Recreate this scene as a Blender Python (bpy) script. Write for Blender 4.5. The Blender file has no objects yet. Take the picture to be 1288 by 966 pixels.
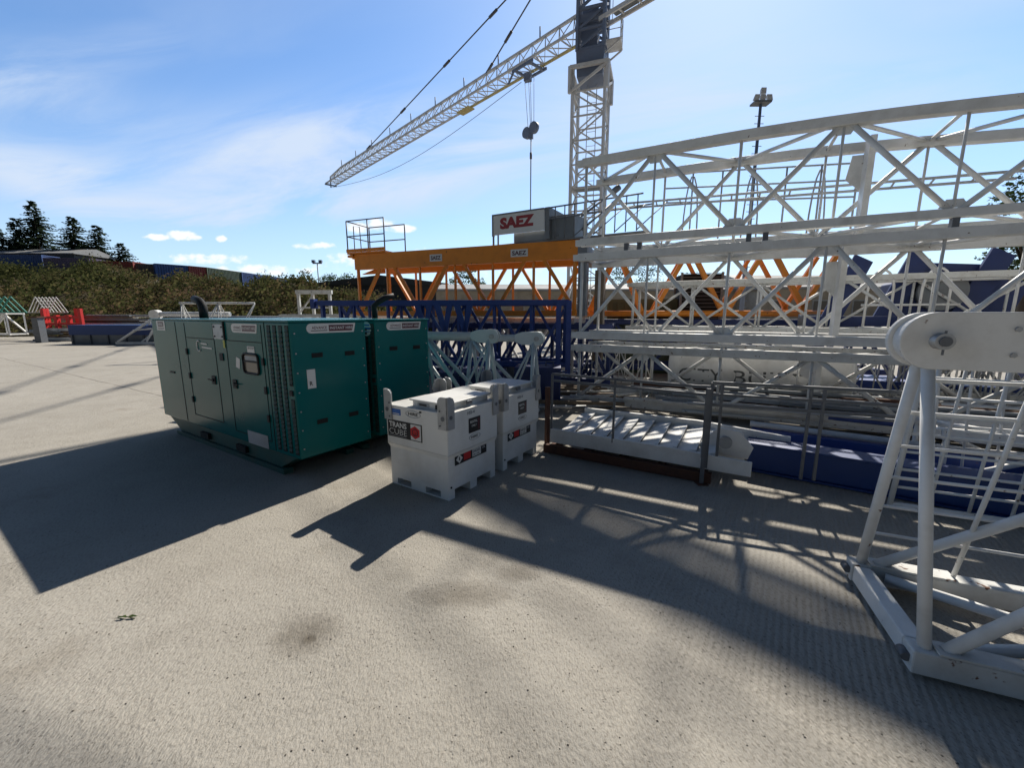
import bpy, math, random
from mathutils import Vector, Matrix
R = math.radians
random.seed(7)
scene = bpy.context.scene
col = scene.collection
CAMH, PITCH, FPX = 2.0, R(9.7), 514.0
cs, sn = math.cos(PITCH), math.sin(PITCH)

# ---------------------------------------------------------------- survey helpers (photograph px 1288x966 -> metres)
def ray(px, py):
    u = (px-644)/FPX; v = (483-py)/FPX
    return Vector((u, cs+v*sn, -sn+v*cs))
def at(px, py, y):
    r = ray(px, py); t = y/r.y
    return Vector((r.x*t, y, CAMH+r.z*t))
def gnd(px, py, z=0.0):
    r = ray(px, py); t = (z-CAMH)/r.z
    return Vector((r.x*t, r.y*t, z))

# ---------------------------------------------------------------- mesh helper
class MB:
    def __init__(s): s.v = []; s.f = []; s.smooth = []
    def poly(s, pts, sm=False):
        n = len(s.v); s.v += [tuple(p) for p in pts]; s.f.append(tuple(range(n, n+len(pts)))); s.smooth.append(sm); return s
    def hexa(s, p):   # p: 8 pts, bottom 4 ccw, top 4
        n = len(s.v); s.v += [tuple(q) for q in p]
        for f in ((3,2,1,0),(4,5,6,7),(0,1,5,4),(1,2,6,5),(2,3,7,6),(3,0,4,7)):
            s.f.append(tuple(n+i for i in f)); s.smooth.append(False)
        return s
    def box(s, a, b):
        x0,y0,z0 = a; x1,y1,z1 = b
        if x0>x1: x0,x1=x1,x0
        if y0>y1: y0,y1=y1,y0
        if z0>z1: z0,z1=z1,z0
        return s.hexa([(x0,y0,z0),(x1,y0,z0),(x1,y1,z0),(x0,y1,z0),(x0,y0,z1),(x1,y0,z1),(x1,y1,z1),(x0,y1,z1)])
    def bar(s, p, q, w, h=None, up=None):
        p, q = Vector(p), Vector(q); h = h or w
        d = (q-p); 
        if d.length < 1e-5: return s
        d.normalize()
        up = Vector(up) if up else Vector((0,0,1))
        if abs(d.dot(up.normalized())) > .98: up = Vector((0.37,0.93,0))
        a = d.cross(up).normalized(); b = a.cross(d).normalized()
        a *= w/2; b *= h/2
        return s.hexa([p-a-b, p+a-b, p+a+b, p-a+b, q-a-b, q+a-b, q+a+b, q-a+b])
    def tube(s, p, q, r, n=8, r2=None, cap=True):
        p, q = Vector(p), Vector(q); r2 = r if r2 is None else r2
        d = (q-p)
        if d.length < 1e-6: return s
        d.normalize()
        a = d.orthogonal().normalized(); b = d.cross(a)
        i0 = len(s.v)
        for c, rr in ((p, r), (q, r2)):
            for k in range(n):
                t = 2*math.pi*k/n; s.v.append(tuple(c+a*(rr*math.cos(t))+b*(rr*math.sin(t))))
        for k in range(n):
            s.f.append((i0+k, i0+(k+1)%n, i0+n+(k+1)%n, i0+n+k)); s.smooth.append(True)
        if cap:
            s.f.append(tuple(i0+k for k in reversed(range(n)))); s.smooth.append(False)
            s.f.append(tuple(i0+n+k for k in range(n))); s.smooth.append(False)
        return s
    def path(s, pts, r, n=8):
        pts = [Vector(p) for p in pts]; i0 = len(s.v); m = len(pts)
        ref = (pts[1]-pts[0]).orthogonal().normalized()
        for i, p in enumerate(pts):
            d = (pts[min(i+1,m-1)]-pts[max(i-1,0)]).normalized()
            a = (ref-d*ref.dot(d)).normalized(); ref = a; b = d.cross(a)
            rr = r[i] if isinstance(r, (list,tuple)) else r
            for k in range(n):
                t = 2*math.pi*k/n; s.v.append(tuple(p+a*(rr*math.cos(t))+b*(rr*math.sin(t))))
        for i in range(m-1):
            for k in range(n):
                s.f.append((i0+i*n+k, i0+i*n+(k+1)%n, i0+(i+1)*n+(k+1)%n, i0+(i+1)*n+k)); s.smooth.append(True)
        s.f.append(tuple(i0+k for k in reversed(range(n)))); s.smooth.append(False)
        s.f.append(tuple(i0+(m-1)*n+k for k in range(n))); s.smooth.append(False)
        return s
    def prism(s, pts, off):   # closed outline extruded by vector off
        n = len(pts); i0 = len(s.v); off = Vector(off)
        s.v += [tuple(Vector(p)) for p in pts] + [tuple(Vector(p)+off) for p in pts]
        s.f.append(tuple(i0+k for k in reversed(range(n)))); s.smooth.append(False)
        s.f.append(tuple(i0+n+k for k in range(n))); s.smooth.append(False)
        for k in range(n):
            s.f.append((i0+k, i0+(k+1)%n, i0+n+(k+1)%n, i0+n+k)); s.smooth.append(False)
        return s
    def build(s, name, mat, parent=None, world=False, bevel=0.0):
        me = bpy.data.meshes.new(name)
        v = s.v
        if world and parent is not None:
            inv = rootmat(parent).inverted(); v = [tuple(inv @ Vector(p)) for p in v]
        me.from_pydata(v, [], s.f); me.update()
        me.polygons.foreach_set('use_smooth', s.smooth)
        me.materials.append(mat)
        o = bpy.data.objects.new(name, me); col.objects.link(o)
        if parent is not None: o.parent = parent
        if bevel:
            b = o.modifiers.new('bevel', 'BEVEL'); b.width = bevel; b.segments = 2; b.limit_method = 'ANGLE'; b.angle_limit = R(40)
        return o
def rootmat(o):
    while o.parent is not None: o = o.parent
    return Matrix.Translation(o.location) @ Matrix.Rotation(o.rotation_euler.z, 4, 'Z')
def tag(o, label=None, cat=None, group=None, kind=None):
    if label: o['label'] = label
    if cat: o['category'] = cat
    if group: o['group'] = group
    if kind: o['kind'] = kind
    return o
def thing(name, label, cat, loc=(0,0,0), rz=0.0, group=None):
    o = bpy.data.objects.new(name, None); col.objects.link(o)
    o.location = loc; o.rotation_euler = (0,0,rz); o.empty_display_size = .3
    return tag(o, label, cat, group)
def struct(name, mb, mat):
    return tag(mb.build(name, mat), kind='structure')
def kids(o): return [c for c in bpy.data.objects if c.parent == o]
def dup(o, loc=None, rz=None, label=None, parent=None):
    c = o.copy(); col.objects.link(c); c.parent = parent
    for ch in kids(o): dup(ch, parent=c)
    if loc is not None: c.location = loc
    if rz is not None: c.rotation_euler.z = rz
    if label: c['label'] = label
    return c
FONT = None
def text_mb(txt, origin, right, up, height, width=None, bold=0.0, depth=0.002):
    cu = bpy.data.curves.new('letters', 'FONT'); cu.body = txt; cu.size = 1.0; cu.offset = bold
    cu.resolution_u = 3
    ob = bpy.data.objects.new('letters', cu)
    me = bpy.data.meshes.new_from_object(ob)
    xs = [v.co.x for v in me.vertices]; ys = [v.co.y for v in me.vertices]
    x0, x1, y0, y1 = min(xs), max(xs), min(ys), max(ys)
    right, up, origin = Vector(right), Vector(up), Vector(origin)
    sy = height/(y1-y0); sx = width/(x1-x0) if width else sy
    m = MB(); nrm = right.cross(up)*depth
    m.v = [tuple(origin+right*((v.co.x-x0)*sx)+up*((v.co.y-y0)*sy)+nrm) for v in me.vertices]
    m.f = [tuple(p.vertices) for p in me.polygons]; m.smooth = [False]*len(m.f)
    bpy.data.objects.remove(ob); bpy.data.meshes.remove(me); bpy.data.curves.remove(cu)
    return m

# ---------------------------------------------------------------- materials
def nn(nt, t, **kw):
    n = nt.nodes.new(t)
    for k, v in kw.items(): setattr(n, k, v)
    return n
def paint(name, c, rough=.45, metal=0.0, dirt=.25, dirtcol=(.12,.09,.06), scale=3.0, bump=.05, spec=.5, rust=0.0):
    m = bpy.data.materials.new(name); m.use_nodes = True; nt = m.node_tree; L = nt.links
    b = nt.nodes['Principled BSDF']
    b.inputs['Roughness'].default_value = rough; b.inputs['Metallic'].default_value = metal
    b.inputs['Specular IOR Level'].default_value = spec
    tc = nn(nt, 'ShaderNodeTexCoord')
    no = nn(nt, 'ShaderNodeTexNoise'); no.inputs['Scale'].default_value = scale; no.inputs['Detail'].default_value = 8; no.inputs['Roughness'].default_value = .65
    L.new(tc.outputs['Object'], no.inputs['Vector'])
    mr = nn(nt, 'ShaderNodeMapRange'); mr.inputs[1].default_value = .45; mr.inputs[2].default_value = .75; mr.inputs[3].default_value = 0; mr.inputs[4].default_value = dirt
    L.new(no.outputs['Fac'], mr.inputs[0])
    mx = nn(nt, 'ShaderNodeMix', data_type='RGBA'); mx.inputs[6].default_value = (*c,1); mx.inputs[7].default_value = (*dirtcol,1)
    L.new(mr.outputs[0], mx.inputs[0])
    out = mx.outputs[2]
    if rust:
        n2 = nn(nt, 'ShaderNodeTexNoise'); n2.inputs['Scale'].default_value = scale*5; n2.inputs['Detail'].default_value = 6
        L.new(tc.outputs['Object'], n2.inputs['Vector'])
        m2 = nn(nt, 'ShaderNodeMapRange'); m2.inputs[1].default_value = .70-rust*.2; m2.inputs[2].default_value = .74-rust*.2
        L.new(n2.outputs['Fac'], m2.inputs[0])
        x2 = nn(nt, 'ShaderNodeMix', data_type='RGBA'); x2.inputs[7].default_value = (.13,.05,.02,1)
        L.new(m2.outputs[0], x2.inputs[0]); L.new(out, x2.inputs[6]); out = x2.outputs[2]
    L.new(out, b.inputs['Base Color'])
    rr = nn(nt, 'ShaderNodeMapRange'); rr.inputs[3].default_value = max(.05, rough-.08); rr.inputs[4].default_value = min(1, rough+.2)
    L.new(no.outputs['Fac'], rr.inputs[0]); L.new(rr.outputs[0], b.inputs['Roughness'])
    if bump:
        n3 = nn(nt, 'ShaderNodeTexNoise'); n3.inputs['Scale'].default_value = scale*1.3; n3.inputs['Detail'].default_value = 3
        L.new(tc.outputs['Object'], n3.inputs['Vector'])
        bp = nn(nt, 'ShaderNodeBump'); bp.inputs['Strength'].default_value = bump; bp.inputs['Distance'].default_value = .05
        L.new(n3.outputs['Fac'], bp.inputs['Height']); L.new(bp.outputs[0], b.inputs['Normal'])
    return m
M = {}
M['green'] = paint('green_paint', (.002,.125,.125), .17, spec=.2, dirt=.08, dirtcol=(.05,.09,.075), scale=1.1, bump=.05)
M['green_dark'] = paint('dark_green_paint', (.008,.085,.075), .5, dirt=.5, scale=4)
M['louvre'] = paint('dark_louvre_paint', (.006,.035,.032), .6, dirt=.3, scale=9)
M['white'] = paint('white_paint', (.78,.78,.76), .42, dirt=.45, dirtcol=(.33,.30,.25), scale=2.6, rust=.03)
M['white2'] = paint('worn_white_paint', (.66,.67,.65), .5, dirt=.55, dirtcol=(.30,.25,.19), scale=3, rust=.3)
M['tankwhite'] = paint('tank_white_paint', (.76,.76,.73), .35, dirt=.38, dirtcol=(.42,.38,.31), scale=2.5, bump=.02)
M['palewhite'] = paint('pale_blue_white_paint', (.60,.68,.70), .4, dirt=.3, dirtcol=(.25,.25,.22), scale=3)
M['galv'] = paint('galvanised_steel', (.42,.43,.44), .45, metal=.6, dirt=.5, dirtcol=(.22,.22,.22), scale=9)
M['rail'] = paint('dark_grey_steel', (.15,.16,.175), .5, metal=.3, dirt=.4, dirtcol=(.05,.05,.055), scale=5)
M['grey'] = paint('grey_paint', (.18,.20,.22), .5, dirt=.35, scale=2)
M['lgrey'] = paint('light_grey_paint', (.42,.44,.46), .5, dirt=.35, scale=2)
M['orange'] = paint('orange_paint', (.80,.26,.02), .42, dirt=.4, dirtcol=(.35,.10,.02), scale=2.2, rust=.15)
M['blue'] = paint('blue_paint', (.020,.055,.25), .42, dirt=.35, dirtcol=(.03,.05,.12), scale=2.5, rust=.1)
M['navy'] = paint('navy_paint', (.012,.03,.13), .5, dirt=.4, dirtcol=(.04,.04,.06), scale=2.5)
M['bblue'] = paint('bright_blue_paint', (.010,.045,.19), .42, dirt=.2, dirtcol=(.05,.06,.1), scale=2)
M['red'] = paint('red_paint', (.62,.025,.02), .45, dirt=.25, scale=3)
M['teal'] = paint('teal_paint', (.03,.22,.17), .45, dirt=.25, scale=3)
M['rust'] = paint('rusty_steel', (.10,.045,.028), .85, dirt=.6, dirtcol=(.05,.035,.03), scale=7, bump=.3)
M['black'] = paint('black_rubber', (.012,.012,.013), .6, dirt=.2, dirtcol=(.04,.04,.04), scale=5)
M['hole'] = paint('black_mesh', (.006,.008,.008), .8, dirt=0, scale=5, bump=0)
M['timber'] = paint('weathered_timber', (.19,.15,.11), .85, dirt=.6, dirtcol=(.07,.055,.04), scale=6, bump=.3)
M['yellow'] = paint('yellow_paint', (.50,.42,.17), .5, dirt=.3, scale=3)
M['crane'] = paint('crane_white_paint', (.60,.61,.62), .5, dirt=.4, dirtcol=(.25,.23,.2), scale=2, rust=.1)
M['cranedark'] = paint('crane_blue_grey_paint', (.15,.19,.28), .5, dirt=.3, scale=1.5)
M['steelrope'] = paint('steel_rope', (.10,.10,.11), .5, metal=.5, dirt=.2, scale=9, bump=0)
M['mapdecal'] = paint('white_vinyl', (.68,.68,.66), .35, dirt=.15, dirtcol=(.4,.4,.38), scale=12, bump=0)
M['blackvinyl'] = paint('black_vinyl', (.012,.012,.014), .35, dirt=.1, scale=12, bump=0)
M['maroon'] = paint('dark_maroon_vinyl', (.09,.02,.03), .35, dirt=.1, scale=12, bump=0)
M['redvinyl'] = paint('red_vinyl', (.55,.015,.02), .35, dirt=.1, scale=12, bump=0)
M['signred'] = paint('dull_red_lettering', (.30,.03,.035), .5, dirt=.15, scale=8, bump=0)
M['bluevinyl'] = paint('blue_vinyl', (.02,.12,.45), .35, dirt=.3, dirtcol=(.2,.3,.5), scale=30, bump=0)
M['letter'] = paint('grey_lettering', (.10,.11,.11), .5, dirt=.2, scale=8, bump=0)
M['yellowtag'] = paint('yellow_tag', (.55,.55,.10), .5, dirt=.2, scale=20, bump=0)
M['stone'] = paint('pale_stone', (.42,.37,.30), .9, dirt=.7, dirtcol=(.20,.17,.13), scale=.8, bump=.3)
M['roof'] = paint('grey_roof_sheet', (.30,.31,.32), .7, dirt=.5, scale=.5)
M['shed'] = paint('dark_shed_cladding', (.05,.055,.06), .7, dirt=.4, scale=.4)
M['cblue'] = paint('container_blue', (.045,.10,.28), .6, dirt=.5, dirtcol=(.05,.05,.07), scale=.5)
M['cred'] = paint('container_red', (.27,.05,.04), .6, dirt=.4, dirtcol=(.08,.05,.04), scale=.5)
M['cgreen'] = paint('container_green', (.075,.11,.07), .6, dirt=.4, scale=.5)
M['cgrey'] = paint('container_grey', (.12,.10,.10), .6, dirt=.4, scale=.5)
M['cpurple'] = paint('container_purple', (.14,.11,.19), .6, dirt=.4, scale=.5)
M['gritstone'] = paint('grit_stone', (.16,.145,.125), .9, dirt=.5, scale=.7, bump=0)
M['bark'] = paint('bark', (.06,.045,.035), .9, dirt=.4, scale=5, bump=.4)
def glassm():
    m = bpy.data.materials.new('dim_glass'); m.use_nodes = True
    b = m.node_tree.nodes['Principled BSDF']; b.inputs['Base Color'].default_value = (.16,.14,.12,1); b.inputs['Roughness'].default_value = .12
    return m
M['glass'] = glassm()
def leafm(name, c1, c2, c3, scale=.6):
    m = bpy.data.materials.new(name); m.use_nodes = True; nt = m.node_tree; L = nt.links
    b = nt.nodes['Principled BSDF']; b.inputs['Roughness'].default_value = .95; b.inputs['Specular IOR Level'].default_value = .08
    g = nn(nt, 'ShaderNodeNewGeometry'); tc = nn(nt, 'ShaderNodeTexCoord')
    no = nn(nt, 'ShaderNodeTexNoise'); no.inputs['Scale'].default_value = scale; no.inputs['Detail'].default_value = 4
    L.new(tc.outputs['Object'], no.inputs['Vector'])
    ad = nn(nt, 'ShaderNodeMath', operation='MULTIPLY_ADD'); ad.inputs[1].default_value = .35; 
    L.new(g.outputs['Random Per Island'], ad.inputs[0]); L.new(no.outputs['Fac'], ad.inputs[2])
    cr = nn(nt, 'ShaderNodeValToRGB'); e = cr.color_ramp.elements
    e[0].position = .42; e[0].color = (*c1,1); e[1].position = .9; e[1].color = (*c3,1); k = e.new(.66); k.color = (*c2,1)
    L.new(ad.outputs[0], cr.inputs[0]); L.new(cr.outputs[0], b.inputs['Base Color'])
    tl_ = nn(nt, 'ShaderNodeBsdfTranslucent'); L.new(cr.outputs[0], tl_.inputs['Color'])
    ms = nn(nt, 'ShaderNodeMixShader'); ms.inputs[0].default_value = .38
    L.new(b.outputs[0], ms.inputs[1]); L.new(tl_.outputs[0], ms.inputs[2]); L.new(ms.outputs[0], nt.nodes['Material Output'].inputs['Surface'])
    return m
M['scrub'] = leafm('scrub_leaves', (.06,.072,.028), (.145,.155,.058), (.24,.155,.10), .11)
M['spruce'] = leafm('spruce_needles', (.035,.060,.038), (.055,.085,.052), (.08,.11,.06), .7)
M['leaf'] = leafm('broadleaf', (.03,.05,.015), (.05,.085,.025), (.09,.12,.04), .5)

def concrete():
    m = bpy.data.materials.new('yard_concrete'); m.use_nodes = True; nt = m.node_tree; L = nt.links
    b = nt.nodes['Principled BSDF']; b.inputs['Roughness'].default_value = .88; b.inputs['Specular IOR Level'].default_value = .25
    tc = nn(nt, 'ShaderNodeTexCoord'); P = tc.outputs['Object']
    def noise(s, d=6, r=.6, vec=P):
        n = nn(nt, 'ShaderNodeTexNoise'); n.inputs['Scale'].default_value = s; n.inputs['Detail'].default_value = d; n.inputs['Roughness'].default_value = r
        L.new(vec, n.inputs['Vector']); return n.outputs['Fac']
    def mrange(x, a, b_, c=0., d=1.):
        n = nn(nt, 'ShaderNodeMapRange'); n.inputs[1].default_value=a; n.inputs[2].default_value=b_; n.inputs[3].default_value=c; n.inputs[4].default_value=d
        L.new(x, n.inputs[0]); return n.outputs[0]
    def mix(f, a, b_):
        n = nn(nt, 'ShaderNodeMix', data_type='RGBA')
        for i, x in ((0,f),(6,a),(7,b_)):
            if hasattr(x, 'links'): L.new(x, n.inputs[i])
            else: n.inputs[i].default_value = x
        return n.outputs[2]
    def math_(op, a, b_=None, c=None):
        n = nn(nt, 'ShaderNodeMath', operation=op)
        for i, x in enumerate((a,b_,c)):
            if x is None: continue
            if hasattr(x, 'links'): L.new(x, n.inputs[i])
            else: n.inputs[i].default_value = x
        return n.outputs[0]
    big = noise(.35, 4); med = noise(2.2, 6, .65); fine = noise(60, 4, .7); agg = noise(22, 3, .6)
    c = mix(mrange(big,.35,.65), (.345,.327,.290,1), (.41,.390,.350,1))
    c = mix(mrange(med,.45,.8,0,.45), c, (.24,.22,.19,1))
    c = mix(mrange(fine,.35,.7,0,.55), c, (.42,.38,.32,1))
    # oil / rust coloured stains
    c = mix(mrange(noise(.8,5,.6),.62,.72,0,.35), c, (.20,.165,.12,1))
    # small dark pits
    vo = nn(nt, 'ShaderNodeTexVoronoi'); vo.inputs['Scale'].default_value = 26; L.new(P, vo.inputs['Vector'])
    pitgate = mrange(noise(5,3),.5,.62)
    pit = math_('MULTIPLY', mrange(vo.outputs['Distance'],.17,.08), pitgate)
    c = mix(math_('MULTIPLY',pit,.65), c, (.10,.09,.075,1))
    sp_ = nn(nt,'ShaderNodeMapping'); sp_.inputs['Scale'].default_value=(1,.5,1); sp_.inputs['Rotation'].default_value=(0,0,R(50)); L.new(P, sp_.inputs[0])
    c = mix(mrange(noise(75,3,.7,sp_.outputs[0]),.52,.68,0,.7), c, (.17,.155,.13,1))
    # slab joints: lines along the direction (-.85,.53) and across it
    sep = nn(nt, 'ShaderNodeSeparateXYZ'); wob = nn(nt,'ShaderNodeVectorMath',operation='MULTIPLY_ADD')
    nz = nn(nt,'ShaderNodeTexNoise'); nz.inputs['Scale'].default_value=1.2; L.new(P,nz.inputs['Vector'])
    wob.inputs[1].default_value=(.10,.10,0); L.new(nz.outputs['Color'],wob.inputs[0]); L.new(P,wob.inputs[2]); L.new(wob.outputs[0], sep.inputs[0])
    X, Y = sep.outputs[0], sep.outputs[1]
    def joint(nx, ny, period, off, wdt):
        dd = math_('ADD', math_('MULTIPLY', X, nx), math_('MULTIPLY', Y, ny))
        fr = math_('FRACT', math_('ADD', math_('DIVIDE', dd, period), off))
        ds = math_('MULTIPLY', math_('ABSOLUTE', math_('SUBTRACT', fr, .5)), period)
        return mrange(ds, wdt, wdt*.3)
    j = math_('MAXIMUM', joint(.512,.859,9.2,.05,.02), joint(.859,-.512,14.0,.86,.02))
    j = math_('MULTIPLY', j, mrange(X, -3.6, -5.2, .0, 1.))
    c = mix(math_('MULTIPLY', j, mrange(noise(1.5,4),.35,.6,.15,.9)), c, (.07,.06,.05,1))
    # faint tyre tracks and scrape lines
    for (nx,ny,d0,wd,am) in ((.80,.60,1.05,.10,.16),(.80,.60,2.65,.10,.14),(.35,-.94,-2.9,.12,.12)):
        dd = math_('ABSOLUTE', math_('SUBTRACT', math_('ADD', math_('MULTIPLY', X, nx), math_('MULTIPLY', Y, ny)), d0))
        c = mix(math_('MULTIPLY', mrange(dd, wd*1.6, wd*.5, 0, am), mrange(noise(6,5,.7),.4,.6)), c, (.17,.155,.13,1))
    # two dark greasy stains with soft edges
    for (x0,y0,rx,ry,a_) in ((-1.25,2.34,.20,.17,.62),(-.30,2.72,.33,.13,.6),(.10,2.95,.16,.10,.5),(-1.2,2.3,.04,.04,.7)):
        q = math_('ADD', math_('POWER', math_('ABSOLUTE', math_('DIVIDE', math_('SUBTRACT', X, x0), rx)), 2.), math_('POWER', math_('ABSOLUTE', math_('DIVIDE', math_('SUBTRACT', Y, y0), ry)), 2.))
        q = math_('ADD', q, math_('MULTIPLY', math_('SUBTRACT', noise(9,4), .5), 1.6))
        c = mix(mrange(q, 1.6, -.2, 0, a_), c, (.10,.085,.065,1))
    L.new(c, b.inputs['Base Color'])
    # brushed corrugation, stronger to the right of the yard
    mp = nn(nt,'ShaderNodeMapping'); mp.inputs['Rotation'].default_value=(0,0,R(34.4)); L.new(P, mp.inputs[0])
    wv = nn(nt,'ShaderNodeTexWave'); wv.inputs['Scale'].default_value=7.5; wv.inputs['Distortion'].default_value=1.3; wv.inputs['Detail'].default_value=4; wv.inputs['Detail Scale'].default_value=2.5
    L.new(mp.outputs[0], wv.inputs[0])
    gate = math_('MULTIPLY', math_('MULTIPLY', mrange(X, .1, 1.7, .03, 1.0), mrange(Y, 4., 7., 1., .05)), mrange(med,.35,.6,.45,1.))
    h = math_('MULTIPLY', math_('MULTIPLY', wv.outputs['Fac'], gate), .55)
    st = nn(nt,'ShaderNodeMapping'); st.inputs['Scale'].default_value=(1,.45,1); st.inputs['Rotation'].default_value=(0,0,R(35)); L.new(P, st.inputs[0])
    rough_n = noise(42, 4, .7, st.outputs[0])
    h = math_('ADD', h, math_('MULTIPLY', math_('MULTIPLY', rough_n, mrange(noise(1.1,5,.65),.38,.62,.25,1.)), 1.5))
    h = math_('ADD', h, math_('MULTIPLY', noise(90, 3, .6, st.outputs[0]), .5))
    h = math_('ADD', h, math_('MULTIPLY', agg, .25))
    h = math_('ADD', h, math_('MULTIPLY', fine, .2))
    h = math_('SUBTRACT', h, math_('MULTIPLY', pit, .5))
    h = math_('SUBTRACT', h, math_('MULTIPLY', j, .8))
    bp = nn(nt,'ShaderNodeBump'); bp.inputs['Strength'].default_value=.75; bp.inputs['Distance'].default_value=.014
    L.new(h, bp.inputs['Height']); L.new(bp.outputs[0], b.inputs['Normal'])
    return m
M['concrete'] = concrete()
M['earth'] = paint('bank_earth', (.06,.055,.028), .95, dirt=.7, dirtcol=(.11,.075,.04), scale=.4, bump=.6)

# ---------------------------------------------------------------- camera, sun, sky
cam = bpy.data.cameras.new('camera'); co = bpy.data.objects.new('camera', cam); col.objects.link(co)
co.location = (0,0,CAMH); co.rotation_euler = (R(90)-PITCH, 0, 0)
cam.sensor_width = 36; cam.lens = 36*FPX/1288; cam.clip_end = 3000; cam.clip_start = .05
scene.camera = co
SUNDIR = Vector((.556,1.216,1.18)).normalized()
sl = bpy.data.lights.new('sun', 'SUN'); so = bpy.data.objects.new('sun', sl); col.objects.link(so)
sl.energy = 5.0; sl.angle = R(.53); sl.color = (1,.93,.82)
so.rotation_euler = SUNDIR.to_track_quat('Z','Y').to_euler()
so.location = (20,40,50)
EL = math.asin(SUNDIR.z); AZ = math.atan2(SUNDIR.x, SUNDIR.y)
w = bpy.data.worlds.new('World'); scene.world = w; w.use_nodes = True; nt = w.node_tree; L = nt.links
bg = nt.nodes['Background']
sky = nn(nt, 'ShaderNodeTexSky'); sky.sky_type = 'NISHITA'; sky.sun_disc = False
sky.sun_elevation = EL; sky.sun_rotation = AZ; sky.air_density = 1.0; sky.dust_density = .25; sky.ozone_density = 1.6; sky.altitude = 60
tc = nn(nt, 'ShaderNodeTexCoord'); sp = nn(nt, 'ShaderNodeSeparateXYZ'); L.new(tc.outputs['Generated'], sp.inputs[0])
def wm(op, a, b_=None, c=None, clamp=False):
    n = nn(nt, 'ShaderNodeMath', operation=op); n.use_clamp = clamp
    for i, x in enumerate((a,b_,c)):
        if x is None: continue
        if hasattr(x, 'links'): L.new(x, n.inputs[i])
        else: n.inputs[i].default_value = x
    return n.outputs[0]
def wr(x, a, b_, c=0., d=1.):
    n = nn(nt, 'ShaderNodeMapRange'); n.inputs[1].default_value=a; n.inputs[2].default_value=b_; n.inputs[3].default_value=c; n.inputs[4].default_value=d
    n.interpolation_type = 'SMOOTHSTEP'
    L.new(x, n.inputs[0]); return n.outputs[0]
X, Y, Z = sp.outputs
zz = wm('ADD', wm('MAXIMUM', Z, 0.0), .12)
cx = nn(nt, 'ShaderNodeCombineXYZ'); L.new(wm('DIVIDE', X, zz), cx.inputs[0]); L.new(wm('DIVIDE', Y, zz), cx.inputs[1])
mp = nn(nt, 'ShaderNodeMapping'); mp.inputs['Rotation'].default_value=(0,0,R(-28)); mp.inputs['Scale'].default_value=(.28,.75,1); mp.inputs['Location'].default_value=(.35,.2,0)
L.new(cx.outputs[0], mp.inputs[0])
n1 = nn(nt, 'ShaderNodeTexNoise'); n1.inputs['Scale'].default_value=1.15; n1.inputs['Detail'].default_value=9; n1.inputs['Roughness'].default_value=.52; n1.inputs['Distortion'].default_value=.6
L.new(mp.outputs[0], n1.inputs['Vector'])
cir = wm('MULTIPLY', wr(n1.outputs['Fac'], .40, .62), wr(Z, .0, .10))
hz = wr(Z, .42, .0, 0., .50)        # thin veil low down
yy = wm('MAXIMUM', Y, .05)
U = wm('DIVIDE', X, yy); W = wm('DIVIDE', Z, yy)
veil = None
for px, py, rx, ry, a_ in ((40,120,150,38,.8),(40,215,190,34,1.),(270,255,260,42,1.),(420,180,130,45,.8),(560,215,150,55,.7),(330,205,90,50,.5),(800,120,160,70,.5),(150,60,120,25,.35),(1100,140,220,60,.5)):
    r = ray(px, py); du = wm('DIVIDE', wm('SUBTRACT', U, r.x/r.y), rx/FPX); dw = wm('DIVIDE', wm('ADD', wm('SUBTRACT', W, r.z/r.y), wm('MULTIPLY', wm('SUBTRACT', U, r.x/r.y), .18 if px < 100 else -.10)), ry/FPX)
    g_ = wm('MULTIPLY', wm('POWER', 2.718, wm('MULTIPLY', wm('ADD', wm('MULTIPLY', du, du), wm('MULTIPLY', dw, dw)), -1.)), a_)
    veil = g_ if veil is None else wm('ADD', veil, g_)
nv = nn(nt, 'ShaderNodeTexNoise'); nv.inputs['Scale'].default_value=2.6; nv.inputs['Detail'].default_value=9; nv.inputs['Roughness'].default_value=.6; nv.inputs['Distortion'].default_value=.8
cv = nn(nt, 'ShaderNodeCombineXYZ'); L.new(wm('MULTIPLY', U, .55), cv.inputs[0]); L.new(wm('MULTIPLY', wm('ADD', W, wm('MULTIPLY', U, -.15)), 2.6), cv.inputs[1]); L.new(cv.outputs[0], nv.inputs['Vector'])
veil = wm('MULTIPLY', wm('MULTIPLY', wm('MINIMUM', veil, 1.0), wr(nv.outputs['Fac'], .30, .66, .15, 1.)), wr(Y, .05, .2))
sd3 = nn(nt, 'ShaderNodeVectorMath', operation='DOT_PRODUCT'); L.new(tc.outputs['Generated'], sd3.inputs[0]); sd3.inputs[1].default_value = SUNDIR
glare = wm('POWER', wm('MAXIMUM', sd3.outputs['Value'], 0.), 14.)
cir = wm('MAXIMUM', wm('MULTIPLY', cir, .35), hz)
cir = wm('MAXIMUM', cir, wm('MULTIPLY', veil, .92))
cir = wm('MINIMUM', wm('ADD', cir, wm('MULTIPLY', glare, .6)), 1.)
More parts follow.
